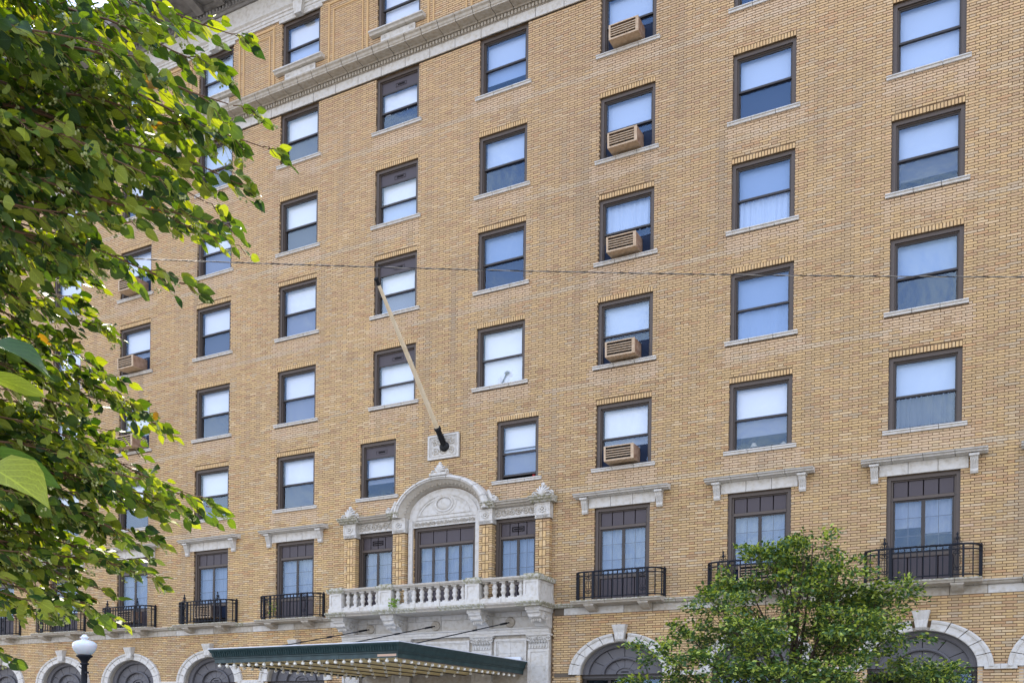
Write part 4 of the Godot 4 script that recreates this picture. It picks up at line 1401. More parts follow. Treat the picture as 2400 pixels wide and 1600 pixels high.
# ---------------------------------------------------------------- the hotel
func build_hotel():
	hotel = thing("hotel_building", "tall tan brick hotel with white stone trim and rows of brown sash windows", "building", Vector3.ZERO)
	var cx := {"A": -23.5, "B": -19.64, "C": -15.658, "D": -11.805, "E": -7.816, "F": -3.968, "G": 0.0, "H": 3.802, "I": 7.769, "J": 11.25}
	var fy := {3: [9.27, 11.075], 4: [12.17, 13.975], 5: [15.087, 16.873], 6: [17.979, 19.764], 7: [20.978, 22.718]}
	var look := {
		"C3": {"up": "white", "drop": 0.95, "low": "grey"}, "C4": {"up": "white", "low": "grey"}, "C5": {"up": "white", "low": "grey"}, "C6": {"up": "white", "low": "dim"}, "C7": {"up": "cool", "low": "grey"},
		"D3": {"up": "white", "low": "grey"}, "D4": {"up": "white", "drop": 0.93, "low": "dim"}, "D5": {"up": "white", "low": "dim"}, "D6": {"up": "white", "low": "grey"}, "D7": {"up": "white", "low": "grey"},
		"E4": {"up": "white", "low": "white", "lowdrop": 0.93, "vent": true}, "E5": {"up": "white", "low": "dim", "vent": true}, "E6": {"up": "white", "low": "cool", "vent": true}, "E7": {"up": "white", "low": "dark", "vent": true, "upfold": 2},
		"F4": {"up": "white", "low": "white", "lowdrop": 0.96}, "F5": {"up": "blue", "low": "dark"}, "F6": {"up": "cool", "low": "dark"}, "F7": {"up": "cool", "low": "blue", "lowdrop": 0.5},
		"G3": {"up": "white", "low": "dim", "ac": true}, "G4": {"up": "cool", "drop": 0.97, "low": "dark", "ac": true}, "G5": {"up": "cool", "low": "dark", "ac": true, "upfold": 7}, "G6": {"up": "cool", "low": "dark", "ac": true}, "G7": {"up": "cool", "low": "dark", "ac": true},
		"H3": {"up": "white", "drop": 0.90, "low": "dim", "lowdrop": 0.55}, "H4": {"up": "blue", "low": "blue", "lowfold": 3}, "H5": {"up": "blue", "low": "cool", "lowfold": 9}, "H6": {"up": "cool", "low": "dark"}, "H7": {"up": "cool", "low": "dark"},
		"I3": {"up": "cool", "low": "grey", "lowfold": 11, "lowdrop": 1.0}, "I4": {"up": "blue", "low": "dark"}, "I5": {"up": "cool", "low": "grey", "lowdrop": 0.6}, "I6": {"up": "cool", "low": "cool"}, "I7": {"up": "cool", "low": "dim"},
		"B6": {"up": "white", "low": "grey", "ac": true}, "B4": {"up": "white", "low": "dim", "ac": true}, "B5": {"up": "white", "low": "dim", "ac": true},
	}
	for col in cx:
		for f in fy:
			if f == 3 and (col == "E" or col == "F"): continue
			var o: Dictionary = look.get(col + str(f), {"up": "white" if col < "G" else "cool", "low": "grey"})
			make_window(cx[col], fy[f][0], fy[f][1], 1.651, o)
	make_window(-8.405, 9.28, 11.06, 1.40, {"up": "white", "low": "dim", "lowdrop": 0.28, "vent": true})
	make_window(-3.355, 9.28, 11.06, 1.40, {"up": "white", "drop": 0.92, "low": "dim", "lowdrop": 0.72, "open": 0.12})
	for q in [["AA", -27.4, 0], ["A", -23.5, 0], ["B", -19.64, 0], ["C", -15.64, 0], ["D", -11.79, 0], ["G", -0.02, 1], ["H", 3.80, 1], ["I", 7.755, 1], ["J", 11.25, 1]]:
		var x: float = q[1]
		french_window(x, 5.55, 8.15, 1.651, 2, {"bars": q[2], "ac": q[0] in ["C", "H"], "short": 0.5 if q[0] == "I" else 0.0, "cur": "dim" if q[0] == "I" else "curtain"})
		window_hood(x)
		balcony_slab(x)
	middle_bay()
	stone_balcony()
	entrance_surround()
	for x in arch_xs(): arched_bay(x)
	belt_course()
	cornices()
	attic()
	build_wall()
	bricks()

# ---------------------------------------------------------------- things on and before the hotel
func fittings():
	var names := {"AA": "far left black iron balcony railing half hidden behind linden leaves", "A": "black iron balcony railing with finials above the street lamp globe", "C": "black iron railing in front of the window with a grey boxy air conditioner", "D": "black iron railing with a green vine, next to the stone balcony", "G": "plain black iron railing without finials, right of the stone balcony", "H": "black iron railing half hidden behind the top of the street tree", "I": "black iron railing with tall finials in front of the rightmost tall window", "B": "black iron balcony railing partly covered by the lowest linden leaves"}
	for q in [["AA", -27.4, true], ["B", -19.64, true], ["A", -23.5, true], ["C", -15.64, true], ["D", -11.79, false], ["G", -0.02, false], ["H", 3.80, true], ["I", 7.755, true]]:
		railing(q[1], names[q[0]], q[2])
	var rows := {3: 9.27, 4: 12.17, 5: 15.087, 6: 17.979, 7: 20.978}
	var said := {3: "tan louvred air conditioner in the lowest window of its column, above a stone hood", 4: "tan louvred air conditioner second from the bottom of its column", 5: "tan louvred air conditioner in the window with a flowery curtain", 6: "tan louvred air conditioner second from the top of its column", 7: "tan louvred air conditioner in the window cut by the top edge"}
	for f in rows:
		air_conditioner(0.0, rows[f] + 0.085, 0.36, said[f])
	var said2 := {4: "reddish brown air conditioner behind leaf tips, lowest in the left column", 5: "pinkish tan air conditioner below yellow leaf tips, middle one of the left column", 6: "pinkish tan air conditioner under overhanging linden leaves, highest in the left column"}
	for f in said2:
		air_conditioner(-19.60, rows[f] + 0.085, 0.46, said2[f])
	air_conditioner(-15.70, 5.75, 0.30, "grey air conditioner with a square grid grille behind iron bars", 1)
	air_conditioner(3.80, 5.78, 0.28, "brown louvred air conditioner behind the railing by the street tree")
	air_conditioner(-19.72, 5.76, 0.26, "dark reddish brown air conditioner behind railing bars under the lowest linden leaves")
	# flagpole
	var fp := thing("flagpole", "bare cream wooden flagpole leaning out from a carved stone plaque", "flagpole", Vector3(MID, 10.55, 0.03))
	var dir := Vector3(0, 14.14 - 10.55, 3.61 - 0.03).normalized()
	var up := Basis(Quaternion(Vector3.UP, dir))
	part("pole", keyed("fpole", func():
		var mb := MB.new()
		mb.lathe([Vector2(0.072, 0.42), Vector2(0.072, 2.0), Vector2(0.062, 3.6), Vector2(0.045, 4.95)], Vector3.ZERO, 14, 1.0, up)
		return mb.done()), M.pole, fp)
	part("socket", keyed("fsock", func():
		var mb := MB.new()
		mb.lathe([Vector2(0.085, 0.02), Vector2(0.09, 0.30), Vector2(0.085, 0.55), Vector2(0.105, 0.57), Vector2(0.11, 0.64), Vector2(0.075, 0.65)], Vector3.ZERO, 14, 1.0, up)
		for k in 4:
			var a := TAU * k / 4 + 0.4
			mb.tube([up * Vector3(0.09 * cos(a), 0.12, 0.09 * sin(a)), up * Vector3(0.10 * cos(a), 0.34, 0.10 * sin(a)), up * Vector3(0.15 * cos(a), 0.36, 0.15 * sin(a))], 0.018, 0.012, 5)
		return mb.done()), M.black, fp)
	part("wall_flange", keyed("fflange", func():
		var mb := MB.new()
		mb.lathe([Vector2(0.15, 0.0), Vector2(0.15, 0.05), Vector2(0.11, 0.09), Vector2(0.0, 0.10)], Vector3.ZERO, 16, 1.1, Basis(Vector3.RIGHT, PI / 2))
		return mb.done()), M.black, fp)
	part("pulley_cap", keyed("fcap", func():
		var mb := MB.new()
		mb.lathe([Vector2(0.05, 4.95), Vector2(0.06, 4.97), Vector2(0.045, 5.05), Vector2(0.05, 5.08), Vector2(0.075, 5.11), Vector2(0.07, 5.15), Vector2(0.0, 5.17)], Vector3.ZERO, 12, 1.0, up)
		return mb.done()), M.black, fp)
	# small things on the sills
	var bt := thing("bottle", "small red bottle standing in the corner of an open window", "bottle", Vector3(-2.93, 9.305, -0.29))
	part("body", keyed("bot", func():
		var mb := MB.new()
		mb.lathe([Vector2(0.045, 0.0), Vector2(0.05, 0.12), Vector2(0.035, 0.17), Vector2(0.018, 0.21), Vector2(0.018, 0.25)], Vector3.ZERO, 10)
		return mb.done()), M.red, bt)
	var sh := thing("desk_lamp", "grey bent lamp leaning against the glass of a white window", "lamp", Vector3(-3.98, 12.21, -0.235))
	part("arm", keyed("dla", func():
		var mb := MB.new()
		mb.tube([Vector3(-0.12, 0, 0), Vector3(0.0, 0.16, 0), Vector3(0.09, 0.32, 0)], 0.014, 0.02, 6)
		return mb.done()), M.pewter, sh)
	part("head", keyed("dlh", func():
		var mb := MB.new()
		mb.ball(Vector3(0.12, 0.37, 0), Vector3(0.085, 0.055, 0.03), 10, 6)
		return mb.done()), M.pewter, sh)
	var o1 := thing("table_lamp", "tiny pale lamp on the sill of the window above the street tree", "lamp", Vector3(3.58, 9.29, -0.30))
	part("shade", keyed("tls", func():
		var mb := MB.new()
		mb.lathe([Vector2(0.10, 0.10), Vector2(0.05, 0.21)], Vector3.ZERO, 10)
		return mb.done()), M.white, o1)
	part("base", keyed("tlb", func():
		var mb := MB.new()
		mb.lathe([Vector2(0.05, 0.0), Vector2(0.05, 0.02), Vector2(0.015, 0.03), Vector2(0.015, 0.11)], Vector3.ZERO, 8)
		return mb.done()), M.pewter, o1)
	var o2 := thing("cup", "tiny teal cup on the sill between a lamp and a small roofed ornament", "cup", Vector3(3.98, 9.29, -0.30))
	part("bowl", keyed("cup", func():
		var mb := MB.new()
		mb.lathe([Vector2(0.03, 0.0), Vector2(0.045, 0.09), Vector2(0.04, 0.09), Vector2(0.025, 0.01)], Vector3.ZERO, 10)
		return mb.done()), M.teal, o2)
	var o3 := thing("birdhouse", "tiny grey house ornament at the right end of the cluttered sill", "ornament", Vector3(4.36, 9.29, -0.30))
	part("walls", keyed("bh", func():
		var mb := MB.new()
		mb.box(Vector3(-0.10, 0, -0.03), Vector3(0.10, 0.06, 0.03))
		return mb.done()), M.pewter, o3)
	part("roof", keyed("bhr", func():
		var mb := MB.new()
		mb.mould_z([Vector2(-0.14, 0.06), Vector2(0.14, 0.06), Vector2(0.0, 0.15)], -0.04, 0.04)
		return mb.done()), M.white, o3)
	# plants on the balconies
	weed("weed", "green weed sprouting beside a post of the stone balcony", Vector3(-6.98, 5.50, 1.03), 0.30, 60)
	weed("vine", "leafy green vine on the railing left of the stone balcony", Vector3(-12.35, 5.58, 0.38), 0.52, 46)

func weed(called: String, label: String, at: Vector3, h: float, n: int):
	var t := thing(called, label, "plant", at)
	var mb := MB.new()
	var ms := MB.new()
	for k in 6:
		var a := rng.randf() * TAU
		ms.tube([Vector3.ZERO, Vector3(cos(a) * 0.06, h * 0.5, sin(a) * 0.03), Vector3(cos(a) * 0.14, h * rng.randf_range(.7, 1.0), sin(a) * 0.05)], 0.006, 0.003, 4)
	for k in n:
		var p := Vector3(rng.randf_range(-.15, .15), rng.randf_range(0.02, h), rng.randf_range(-.05, .08))
		var d := Vector3(rng.randf_range(-1, 1), rng.randf_range(-.2, 1), rng.randf_range(-.4, 1)).normalized()
		var s := d.cross(Vector3(rng.randf_range(-1, 1), 1, rng.randf_range(-1, 1))).normalized()
		var l := rng.randf_range(.06, .11)
		mb.quad(p, p + d * l * 0.5 - s * l * 0.3, p + d * l, p + d * l * 0.5 + s * l * 0.3)
	part("stems", ms.done(), M.stalk, t)
	var lm := mat(lin(.11, .19, .025), 0.6, 0.3)
	lm.backlight_enabled = true
	lm.backlight = Color(.5, .6, .15)
	part("leaves", mb.done(), lm, t, "stuff")

func canopy():
	var t := thing("entrance_canopy", "dark green metal entrance canopy with rows of bulbs under a tan soffit", "canopy", Vector3(-5.88, 3.5, 0.15))
	var hw := 2.90
	var dz := 6.40
	# fascia: a flared cornice on three sides
	var prof := [Vector2(-0.06, 0.0), Vector2(0.0, 0.0), Vector2(0.0, 0.10), Vector2(0.02, 0.115), Vector2(0.02, 0.14), Vector2(0.045, 0.16), Vector2(0.07, 0.25), Vector2(0.12, 0.33), Vector2(0.12, 0.352), Vector2(-0.06, 0.352)]
	part("front_fascia", keyed("cff", func():
		var mb := MB.new()
		var a := []
		var b := []
		for p in prof:
			a.append(Vector3(-hw - p.x, p.y, dz + p.x)); b.append(Vector3(hw + p.x, p.y, dz + p.x))
		mb.sweep([a, b])
		for k in 76:
			var x := -hw + 0.04 + k * 0.0765
			mb.tube([Vector3(x, 0.165, dz + 0.05), Vector3(x, 0.25, dz + 0.078), Vector3(x, 0.30, dz + 0.105)], 0.017, 0.017, 5)
		return mb.done()), M.canopy, t)
	for s in [-1.0, 1.0]:
		part("side_fascia", keyed("cfs%.0f" % s, func():
			var mb := MB.new()
			var a := []
			var b := []
			for p in prof:
				a.append(Vector3(s * (hw + p.x), p.y, dz + p.x)); b.append(Vector3(s * (hw + p.x), p.y, 0.0))
			mb.sweep([a, b])
			return mb.done()), M.canopy, t)
	part("roof_edge", keyed("cre", func():
		var mb := MB.new()
		mb.box(Vector3(-hw - 0.13, 0.354, 0.0), Vector3(hw + 0.13, 0.376, dz + 0.135))
		mb.box(Vector3(hw - 0.7, 0.376, 0.0), Vector3(hw - 0.05, 0.50, 0.10))
		return mb.done()), M.zinc, t)
	part("worn_strip", keyed("worn", func():
		var mb := MB.new()
		mb.box(Vector3(hw - 0.62, 0.03, dz - 0.01), Vector3(hw - 0.04, 0.085, dz + 0.004))
		return mb.done()), mat(lin(.50, .34, .24), 0.9, 0.2), t)
	for k in 5:
		part("fascia_seam", keyed("seam", func():
			var mb := MB.new()
			mb.box(Vector3(-0.02, 0.0, 0.0), Vector3(0.02, 0.10, 0.006))
			return mb.done()), M.canopy, t).position = Vector3(-hw + 0.6 + k * 1.15, 0.002, dz)
	# folded soffit
	var n := 12
	for k in n:
		var xa := -hw + 2 * hw * k / n
		var xb := -hw + 2 * hw * (k + 1) / n
		part("soffit_panel", keyed("csof%d" % k, func():
			var mb := MB.new()
			var ya := 0.004 if k % 2 == 0 else 0.15
			var yb := 0.15 if k % 2 == 0 else 0.004
			mb.quad(Vector3(xa, ya, dz - 0.05), Vector3(xa, ya, 0.0), Vector3(xb, yb, 0.0), Vector3(xb, yb, dz - 0.05))
			mb.quad(Vector3(xa, ya + 0.02, 0.0), Vector3(xa, ya + 0.02, dz - 0.05), Vector3(xb, yb + 0.02, dz - 0.05), Vector3(xb, yb + 0.02, 0.0))
			return mb.done()), M.soffit, t)
	for k in range(0, n + 1, 2):
		part("soffit_rib", keyed("srib", func():
			var mb := MB.new()
			mb.box(Vector3(-0.014, -0.022, 0.02), Vector3(0.014, 0.0, dz - 0.06))
			return mb.done()), M.frame, t).position = Vector3(clampf(-hw + 2 * hw * k / n, -hw + 0.02, hw - 0.02), 0.0, 0.0)
	var bm := keyed("bulb", func():
		var mb := MB.new()
		mb.lathe([Vector2(0.024, 0.03), Vector2(0.028, 0.0), Vector2(0.022, -0.02), Vector2(0.040, -0.038), Vector2(0.048, -0.062), Vector2(0.040, -0.086), Vector2(0.020, -0.100), Vector2(0.001, -0.103)], Vector3.ZERO, 8)
		return mb.done())
	for k in 23:
		var b := part("light_bulb", bm, M.bulb, t)
		b.position = Vector3(-hw + 0.10 + k * 0.2545, -0.005, dz - 0.08)
	for q in 19:
		for s in [-1.0, 1.0]:
			var b := part("light_bulb", bm, M.bulb, t)
			b.position = Vector3(s * (hw - 0.08), -0.005, dz - 0.38 - q * 0.31)
	for r in 11:
		for q in 8:
			var b := part("light_bulb", bm, M.bulb, t)
			b.position = Vector3(-hw + 2 * hw * (r + 1) / n, 0.012 if r % 2 else 0.14, dz - 0.80 - q * 0.70)
	# tie rods up to the wall
	for x in [-2.68, -0.20, 2.40]:
		part("tie_rod", keyed("rod%.1f" % x, func():
			var mb := MB.new()
			var p0 := Vector3(x, 1.53, -0.02)
			var p1 := Vector3(x, 0.40, 5.25)
			mb.tube([p0, p1], 0.017, 0.017, 6)
			mb.tube([p0.lerp(p1, 0.03), p0.lerp(p1, 0.10)], 0.034, 0.034, 6)
			mb.tube([p0.lerp(p1, 0.36), p0.lerp(p1, 0.40)], 0.028, 0.028, 6)
			return mb.done()), M.iron, t)
		part("wall_anchor", keyed("anch%.1f" % x, func():
			var mb := MB.new()
			mb.lathe([Vector2(0.15, 0.0), Vector2(0.15, 0.03), Vector2(0.12, 0.055), Vector2(0.09, 0.03), Vector2(0.06, 0.07), Vector2(0.0, 0.08)], Vector3(x, 1.54, -0.085), 14, 1.1, Basis(Vector3.RIGHT, PI / 2))
			return mb.done()), M.stone_warm, t)

func street_lamp():
	var t := thing("street_lamp", "street lamp with white glass globe on a dark grey post", "street lamp", Vector3(-6.37, 0, 12.4))
	part("post", keyed("lpost", func():
		var mb := MB.new()
		mb.lathe([Vector2(0.22, 0.0), Vector2(0.22, 0.25), Vector2(0.16, 0.35), Vector2(0.13, 0.7), Vector2(0.075, 0.8), Vector2(0.062, 2.6), Vector2(0.055, 2.98), Vector2(0.085, 3.0), Vector2(0.085, 3.02), Vector2(0.06, 3.03)], Vector3.ZERO, 18)
		return mb.done()), M.iron, t)
	part("collar", keyed("lcol", func():
		var mb := MB.new()
		mb.lathe([Vector2(0.06, 3.03), Vector2(0.07, 3.06), Vector2(0.11, 3.12), Vector2(0.155, 3.155), Vector2(0.155, 3.175), Vector2(0.12, 3.19)], Vector3.ZERO, 20)
		return mb.done()), M.iron, t)
	part("globe", keyed("lglobe", func():
		var mb := MB.new()
		mb.lathe([Vector2(0.12, 3.18), Vector2(0.17, 3.215), Vector2(0.225, 3.28), Vector2(0.247, 3.345), Vector2(0.248, 3.385), Vector2(0.228, 3.425), Vector2(0.165, 3.46), Vector2(0.10, 3.475), Vector2(0.06, 3.485)], Vector3.ZERO, 28)
		return mb.done()), M.globe, t).scale = Vector3(0.92, 1.0, 0.92)
	part("finial", keyed("lfin", func():
		var mb := MB.new()
		mb.lathe([Vector2(0.07, 3.48), Vector2(0.06, 3.50), Vector2(0.09, 3.515), Vector2(0.085, 3.535), Vector2(0.055, 3.55), Vector2(0.05, 3.57), Vector2(0.03, 3.585), Vector2(0.001, 3.59)], Vector3.ZERO, 18)
		return mb.done()), M.globe, t)
	part("bracket", keyed("lbr", func():
		var mb := MB.new()
		mb.box(Vector3(0.05, 2.82, -0.03), Vector3(0.10, 2.86, 0.03))
		mb.tube([Vector3(-0.05, 2.90, 0.0), Vector3(-0.13, 2.96, 0.02)], 0.012, 0.012, 5)
		return mb.done()), M.iron, t)

func wire():
	var t := thing("overhead_cable", "thin twisted overhead cable crossing in front of the whole facade", "cable")
	var a := Vector3(-3.6, 8.62, 16.6)
	var b := Vector3(11.35, 8.02, 9.65)
	for s in 2:
		var path := []
		for k in 160:
			var u := -0.55 + 1.75 * k / 159.0
			var p := a.lerp(b, u)
			p.y -= 0.42 * u * (1.0 - u)
			var ang := u * 210.0 + s * PI
			p += Vector3(0.0, cos(ang), sin(ang)) * 0.007
			path.append(p)
		var mb := MB.new()
		mb.tube(path, 0.0055, 0.0055, 5)
		part("strand", mb.done(), M.cable if s else M.iron, t)

# ---------------------------------------------------------------- trees
func leaf_into(mb: MB, base: Vector3, axis: Vector3, nrm: Vector3, l: float, w: float, curl: float, fold: float, col: Color):
	var side := axis.cross(nrm).normalized()
	var up := side.cross(axis).normalized()
	var rows := []
	var n := 6
	var ww := [0.0, 0.36, 0.50, 0.455, 0.32, 0.15, 0.0]
	for k in n + 1:
		var u := float(k) / n
		var y := u * l
		var c := base + axis * (y - curl * l * u * u * 0.2) - up * (curl * l * u * u * 0.45)
		var back := -0.10 * l if k == 1 else 0.0
		var hw: float = ww[k] * w
		var lift := hw * fold + 0.05 * l * sin(u * 7.0 + fold * 20.0)
		rows.append([c - side * hw + up * lift + axis * back, c, c + side * hw + up * (hw * fold - 0.04 * l * sin(u * 6.0)) + axis * back])
	mb.sg += 1
	for k in n:
		var u0 := float(k) / n
		var u1 := float(k + 1) / n
		for s in 2:
			var q := [rows[k][s], rows[k][s + 1], rows[k + 1][s + 1], rows[k + 1][s]]
			var uv := [Vector2(s * 0.5, u0), Vector2(s * 0.5 + 0.5, u0), Vector2(s * 0.5 + 0.5, u1), Vector2(s * 0.5, u1)]
			for i in [0, 2, 1, 0, 3, 2]:
				mb.v(q[i], mb.sg, col, uv[i])

func linden():
	var t := thing("linden_tree", "linden tree in the left foreground with fruit stalks and sunlit heart-shaped leaves", "tree", Vector3(2.6, 0, 22.9))
	var tips := [[7.02,4.47,22.60],[7.06,4.40,22.35],[7.35,4.05,22.53],[7.33,4.00,22.32],[6.90,4.27,22.10],[7.27,3.64,22.46],[6.91,3.96,22.20],[7.02,3.49,22.48],[6.68,3.57,22.67],[5.68,3.89,21.95],[6.03,3.64,22.00],[5.65,3.62,21.74],[6.09,3.32,21.85],[5.86,3.19,21.75],[6.08,3.20,22.20],[6.43,2.84,21.78],[5.91,3.02,21.60],[6.14,2.66,21.82],[6.28,2.45,21.97],[5.70,2.65,21.60],[5.98,2.31,22.02],[5.60,2.29,21.99],[5.64,2.08,22.31],[6.57,4.58,22.16],[7.07,4.16,22.80],[6.66,4.13,22.56],[7.09,3.79,22.67],[6.33,4.04,22.40],[6.54,4.22,22.06],[6.88,3.65,22.67],[6.12,3.81,22.40],[6.06,4.54,22.32],[6.43,4.51,22.69],[6.05,2.82,22.21],[5.33,2.76,21.80],[5.88,2.74,21.96],[5.69,2.49,22.17],[5.30,3.17,21.93],[5.51,3.59,22.16],[5.21,3.98,21.86],[6.52,3.84,22.87],[6.10,2.72,22.52],[6.28,2.78,21.97],[6.13,2.84,21.60],[6.32,2.86,21.61],[5.80,2.43,21.78],[5.87,2.35,22.08],[5.68,2.31,21.73],[5.80,2.25,22.23],[5.73,2.58,21.58],[6.05,3.28,21.64],[5.78,3.46,21.90],[5.56,3.35,21.56],[5.70,3.01,21.83],[5.79,3.14,22.23],[5.61,2.78,22.10],[7.18,3.92,22.29],[6.90,3.85,22.10],[7.10,4.08,22.44],[6.92,4.74,22.08],[6.78,3.99,22.39],[6.28,4.39,22.20],[6.29,3.95,22.42],[6.33,3.66,22.63],[6.12,3.58,22.51],[5.89,3.59,22.18],[6.00,3.20,22.46],[5.68,3.29,22.07],[6.13,2.83,22.51],[6.02,2.76,22.22],[6.05,2.70,21.98],[6.42,2.85,22.12],[6.07,2.48,22.42],[5.98,2.46,22.14],[6.11,2.33,22.51],[6.21,3.01,22.24],[6.00,3.31,22.23],[6.06,3.43,21.98],[6.03,2.27,22.33],[5.81,2.59,21.89],[6.37,2.79,21.93],[6.31,2.60,22.07],[5.63,2.99,21.64],[5.46,3.15,21.73],[5.30,2.76,21.81],[6.42,3.82,22.69],[6.14,3.82,22.28],[6.24,3.93,22.33],[6.25,3.92,21.99],[6.58,4.06,22.04],[6.75,4.39,22.06],[6.42,4.29,22.12],[6.51,4.11,22.53],[6.07,3.82,22.31],[6.15,3.61,22.50],[6.03,3.86,22.11],[5.99,3.77,22.47],[5.77,3.85,22.02],[6.32,4.48,22.63],[6.25,4.74,22.33],[6.11,4.35,22.52],[6.48,4.58,22.32],[6.35,4.54,22.73],[6.02,4.65,22.22],[6.13,4.65,22.05],[6.74,4.62,22.41],[5.92,4.35,22.28],[6.16,4.99,22.15],[6.04,4.89,21.88],[5.88,5.14,22.19],[5.77,4.69,21.91],[6.13,4.66,21.82]]
	var o := t.position
	var wood := MB.new()
	var stalks := MB.new()
	var fruit := MB.new()
	var left := Vector3(-0.883, 0, 0.470)
	part("trunk", keyed("ltrunk", func():
		var mb := MB.new()
		mb.tube([Vector3(0, -0.05, 0), Vector3(0.02, 1.2, 0.02), Vector3(-0.02, 2.6, 0.0), Vector3(0.05, 4.2, 0.05), Vector3(0.0, 6.5, 0.0)], 0.19, 0.08, 12)
		return mb.done()), M.bark, t)
	var leaves := []     # [base, axis, normal, length, width, curl, fold, colour]
	var ends := []
	for k in 7:
		var e := Vector3(2.5, 2.3 + k * 0.52, -0.1 + 0.25 * sin(k * 2.1))
		ends.append(e)
		var mb := MB.new()
		mb.tube([Vector3(0, 1.7 + k * 0.5, 0), Vector3(0.9, 2.2 + k * 0.52, 0.1), e], 0.055, 0.026, 8)
		part("branch", mb.done(), M.bark, t)
	for ti in tips.size():
		var tip := Vector3(tips[ti][0], tips[ti][1], tips[ti][2]) - o
		var start := tip + left * rng.randf_range(1.5, 1.75) + Vector3(0, rng.randf_range(0.25, 0.62), 0)
		var near: Vector3 = ends[0]
		for e in ends:
			if e.distance_to(start) < near.distance_to(start): near = e
		var mid := start.lerp(tip, 0.5) + Vector3(rng.randf_range(-.05, .05), rng.randf_range(.04, .12), rng.randf_range(-.05, .05))
		var path := [near]
		for k in 13:
			var u := k / 12.0
			path.append(start.lerp(mid, u).lerp(mid.lerp(tip, u), u) + Vector3(0, 0.012 * sin(u * 17.0 + ti), 0.012 * cos(u * 13.0 + ti)))
		wood.tube(path, 0.011, 0.0022, 5)
		for k in range(1, 13):
			var p: Vector3 = path[k + 1]
			var dir: Vector3 = (path[k + 1] - path[k]).normalized()
			var u := k / 12.0
			for rep in 3:
				if (k < 4 and rep > 0) or (k > 7 and rep > 1): continue
				var s := 1.0 if (k + rep) % 2 else -1.0
				var lat := dir.cross(Vector3.UP).normalized() * s
				var td := (dir * 0.9 + lat * rng.randf_range(.25, .8) + Vector3(0, rng.randf_range(-.55, .25), 0)).normalized()
				var tl := rng.randf_range(.14, .30) * (1.15 - 0.55 * u)
				if k == 12: td = dir; tl = 0.06
				var q: Vector3 = p + (path[k + 1] - path[k]) * rng.randf_range(-.5, .5)
				var tw := [q, q + td * tl * 0.5 + Vector3(0, 0.01, 0), q + td * tl - Vector3(0, 0.02, 0)]
				wood.tube(tw, 0.0028, 0.0012, 4)
				var cnt := maxi(2, int(tl / 0.033))
				for m in cnt + 1:
					var v := (m + 0.6) / (cnt + 0.6)
					var at: Vector3 = tw[0].lerp(tw[1], minf(v * 2, 1.0)) if v < 0.5 else tw[1].lerp(tw[2], minf(v * 2 - 1, 1.0))
					var sd := 1.0 if m % 2 else -1.0
					var ax := (td * 0.9 + Vector3(0.35, -0.30, -0.19) + td.cross(Vector3.UP).normalized() * sd * 0.45 + Vector3(rng.randfn(), rng.randfn(), rng.randfn()) * 0.28).normalized()
					var nr := (Vector3(-0.22, 0.72, -0.30) + Vector3(rng.randfn(), rng.randfn(), rng.randfn()) * 0.46).normalized()
					if absf(nr.dot(ax)) > 0.92: nr = Vector3(0.3, 0.4, 0.8)
					var stalk_len := rng.randf_range(.018, .04)
					var b0 := at + (ax * 0.8 + Vector3(0, 0.15, 0)) * stalk_len
					stalks.tube([at, b0], 0.0013, 0.001, 3)
					var l := rng.randf_range(.046, .084)
					var hue := rng.randf()
					var col := Color(.17, .265, .040).lerp(Color(.026, .070, .032), pow(rng.randf(), 0.9))  # the deep greens also carry shade among the leaves
					if hue > 0.70: col = Color(.33, .40, .07)  # sun highlights painted into the colour of some leaves
					if hue > 0.996: col = Color(.36, .20, .05)
					leaves.append([b0, ax, nr, l, l * rng.randf_range(.54, .84), rng.randf_range(-.2, .7), rng.randf_range(.05, .45), col])
				# pale bract with a stalk of little round fruits
				if rng.randf() < 0.62:
					var hang := (Vector3(0, -0.8, 0) + td * 0.7 + Vector3(rng.randfn(), 0, rng.randfn()) * 0.35).normalized()
					var bl := rng.randf_range(.06, .095)
					leaves.append([tw[1], hang, (Vector3(rng.randfn(), 0.3, rng.randfn())).normalized(), bl, bl * 0.27, rng.randf_range(-.3, .5), rng.randf_range(.1, .4), Color(.40, .45, .13)])
					var j0: Vector3 = tw[1] + hang * bl * 0.5
					var j1 := j0 + (hang + td * 0.6).normalized() * 0.045
					stalks.tube([j0, j1], 0.001, 0.0008, 3)
					for f in rng.randi_range(2, 5):
						var j2 := j1 + (hang * 0.7 + td * 0.5 + Vector3(rng.randfn(), rng.randfn() * 0.6, rng.randfn()) * 0.7).normalized() * rng.randf_range(.012, .028)
						stalks.tube([j1, j2], 0.0009, 0.0007, 3)
						fruit.ball(j2, Vector3.ONE * rng.randf_range(.0042, .0056), 6, 4)
	part("twigs", wood.done(), M.twig, t)
	part("stalks", stalks.done(), M.stalk, t, "stuff")
	part("fruits", fruit.done(), M.fruit, t, "stuff")
	# a few leaves hang close to the lens
	var close := [[8.587,2.304,24.256],[8.682,2.252,24.206],[8.630,2.232,24.290],[8.667,2.222,24.214],[8.536,2.125,24.227],[8.675,2.056,24.210],[8.406,2.189,24.126],[8.502,2.135,24.053]]
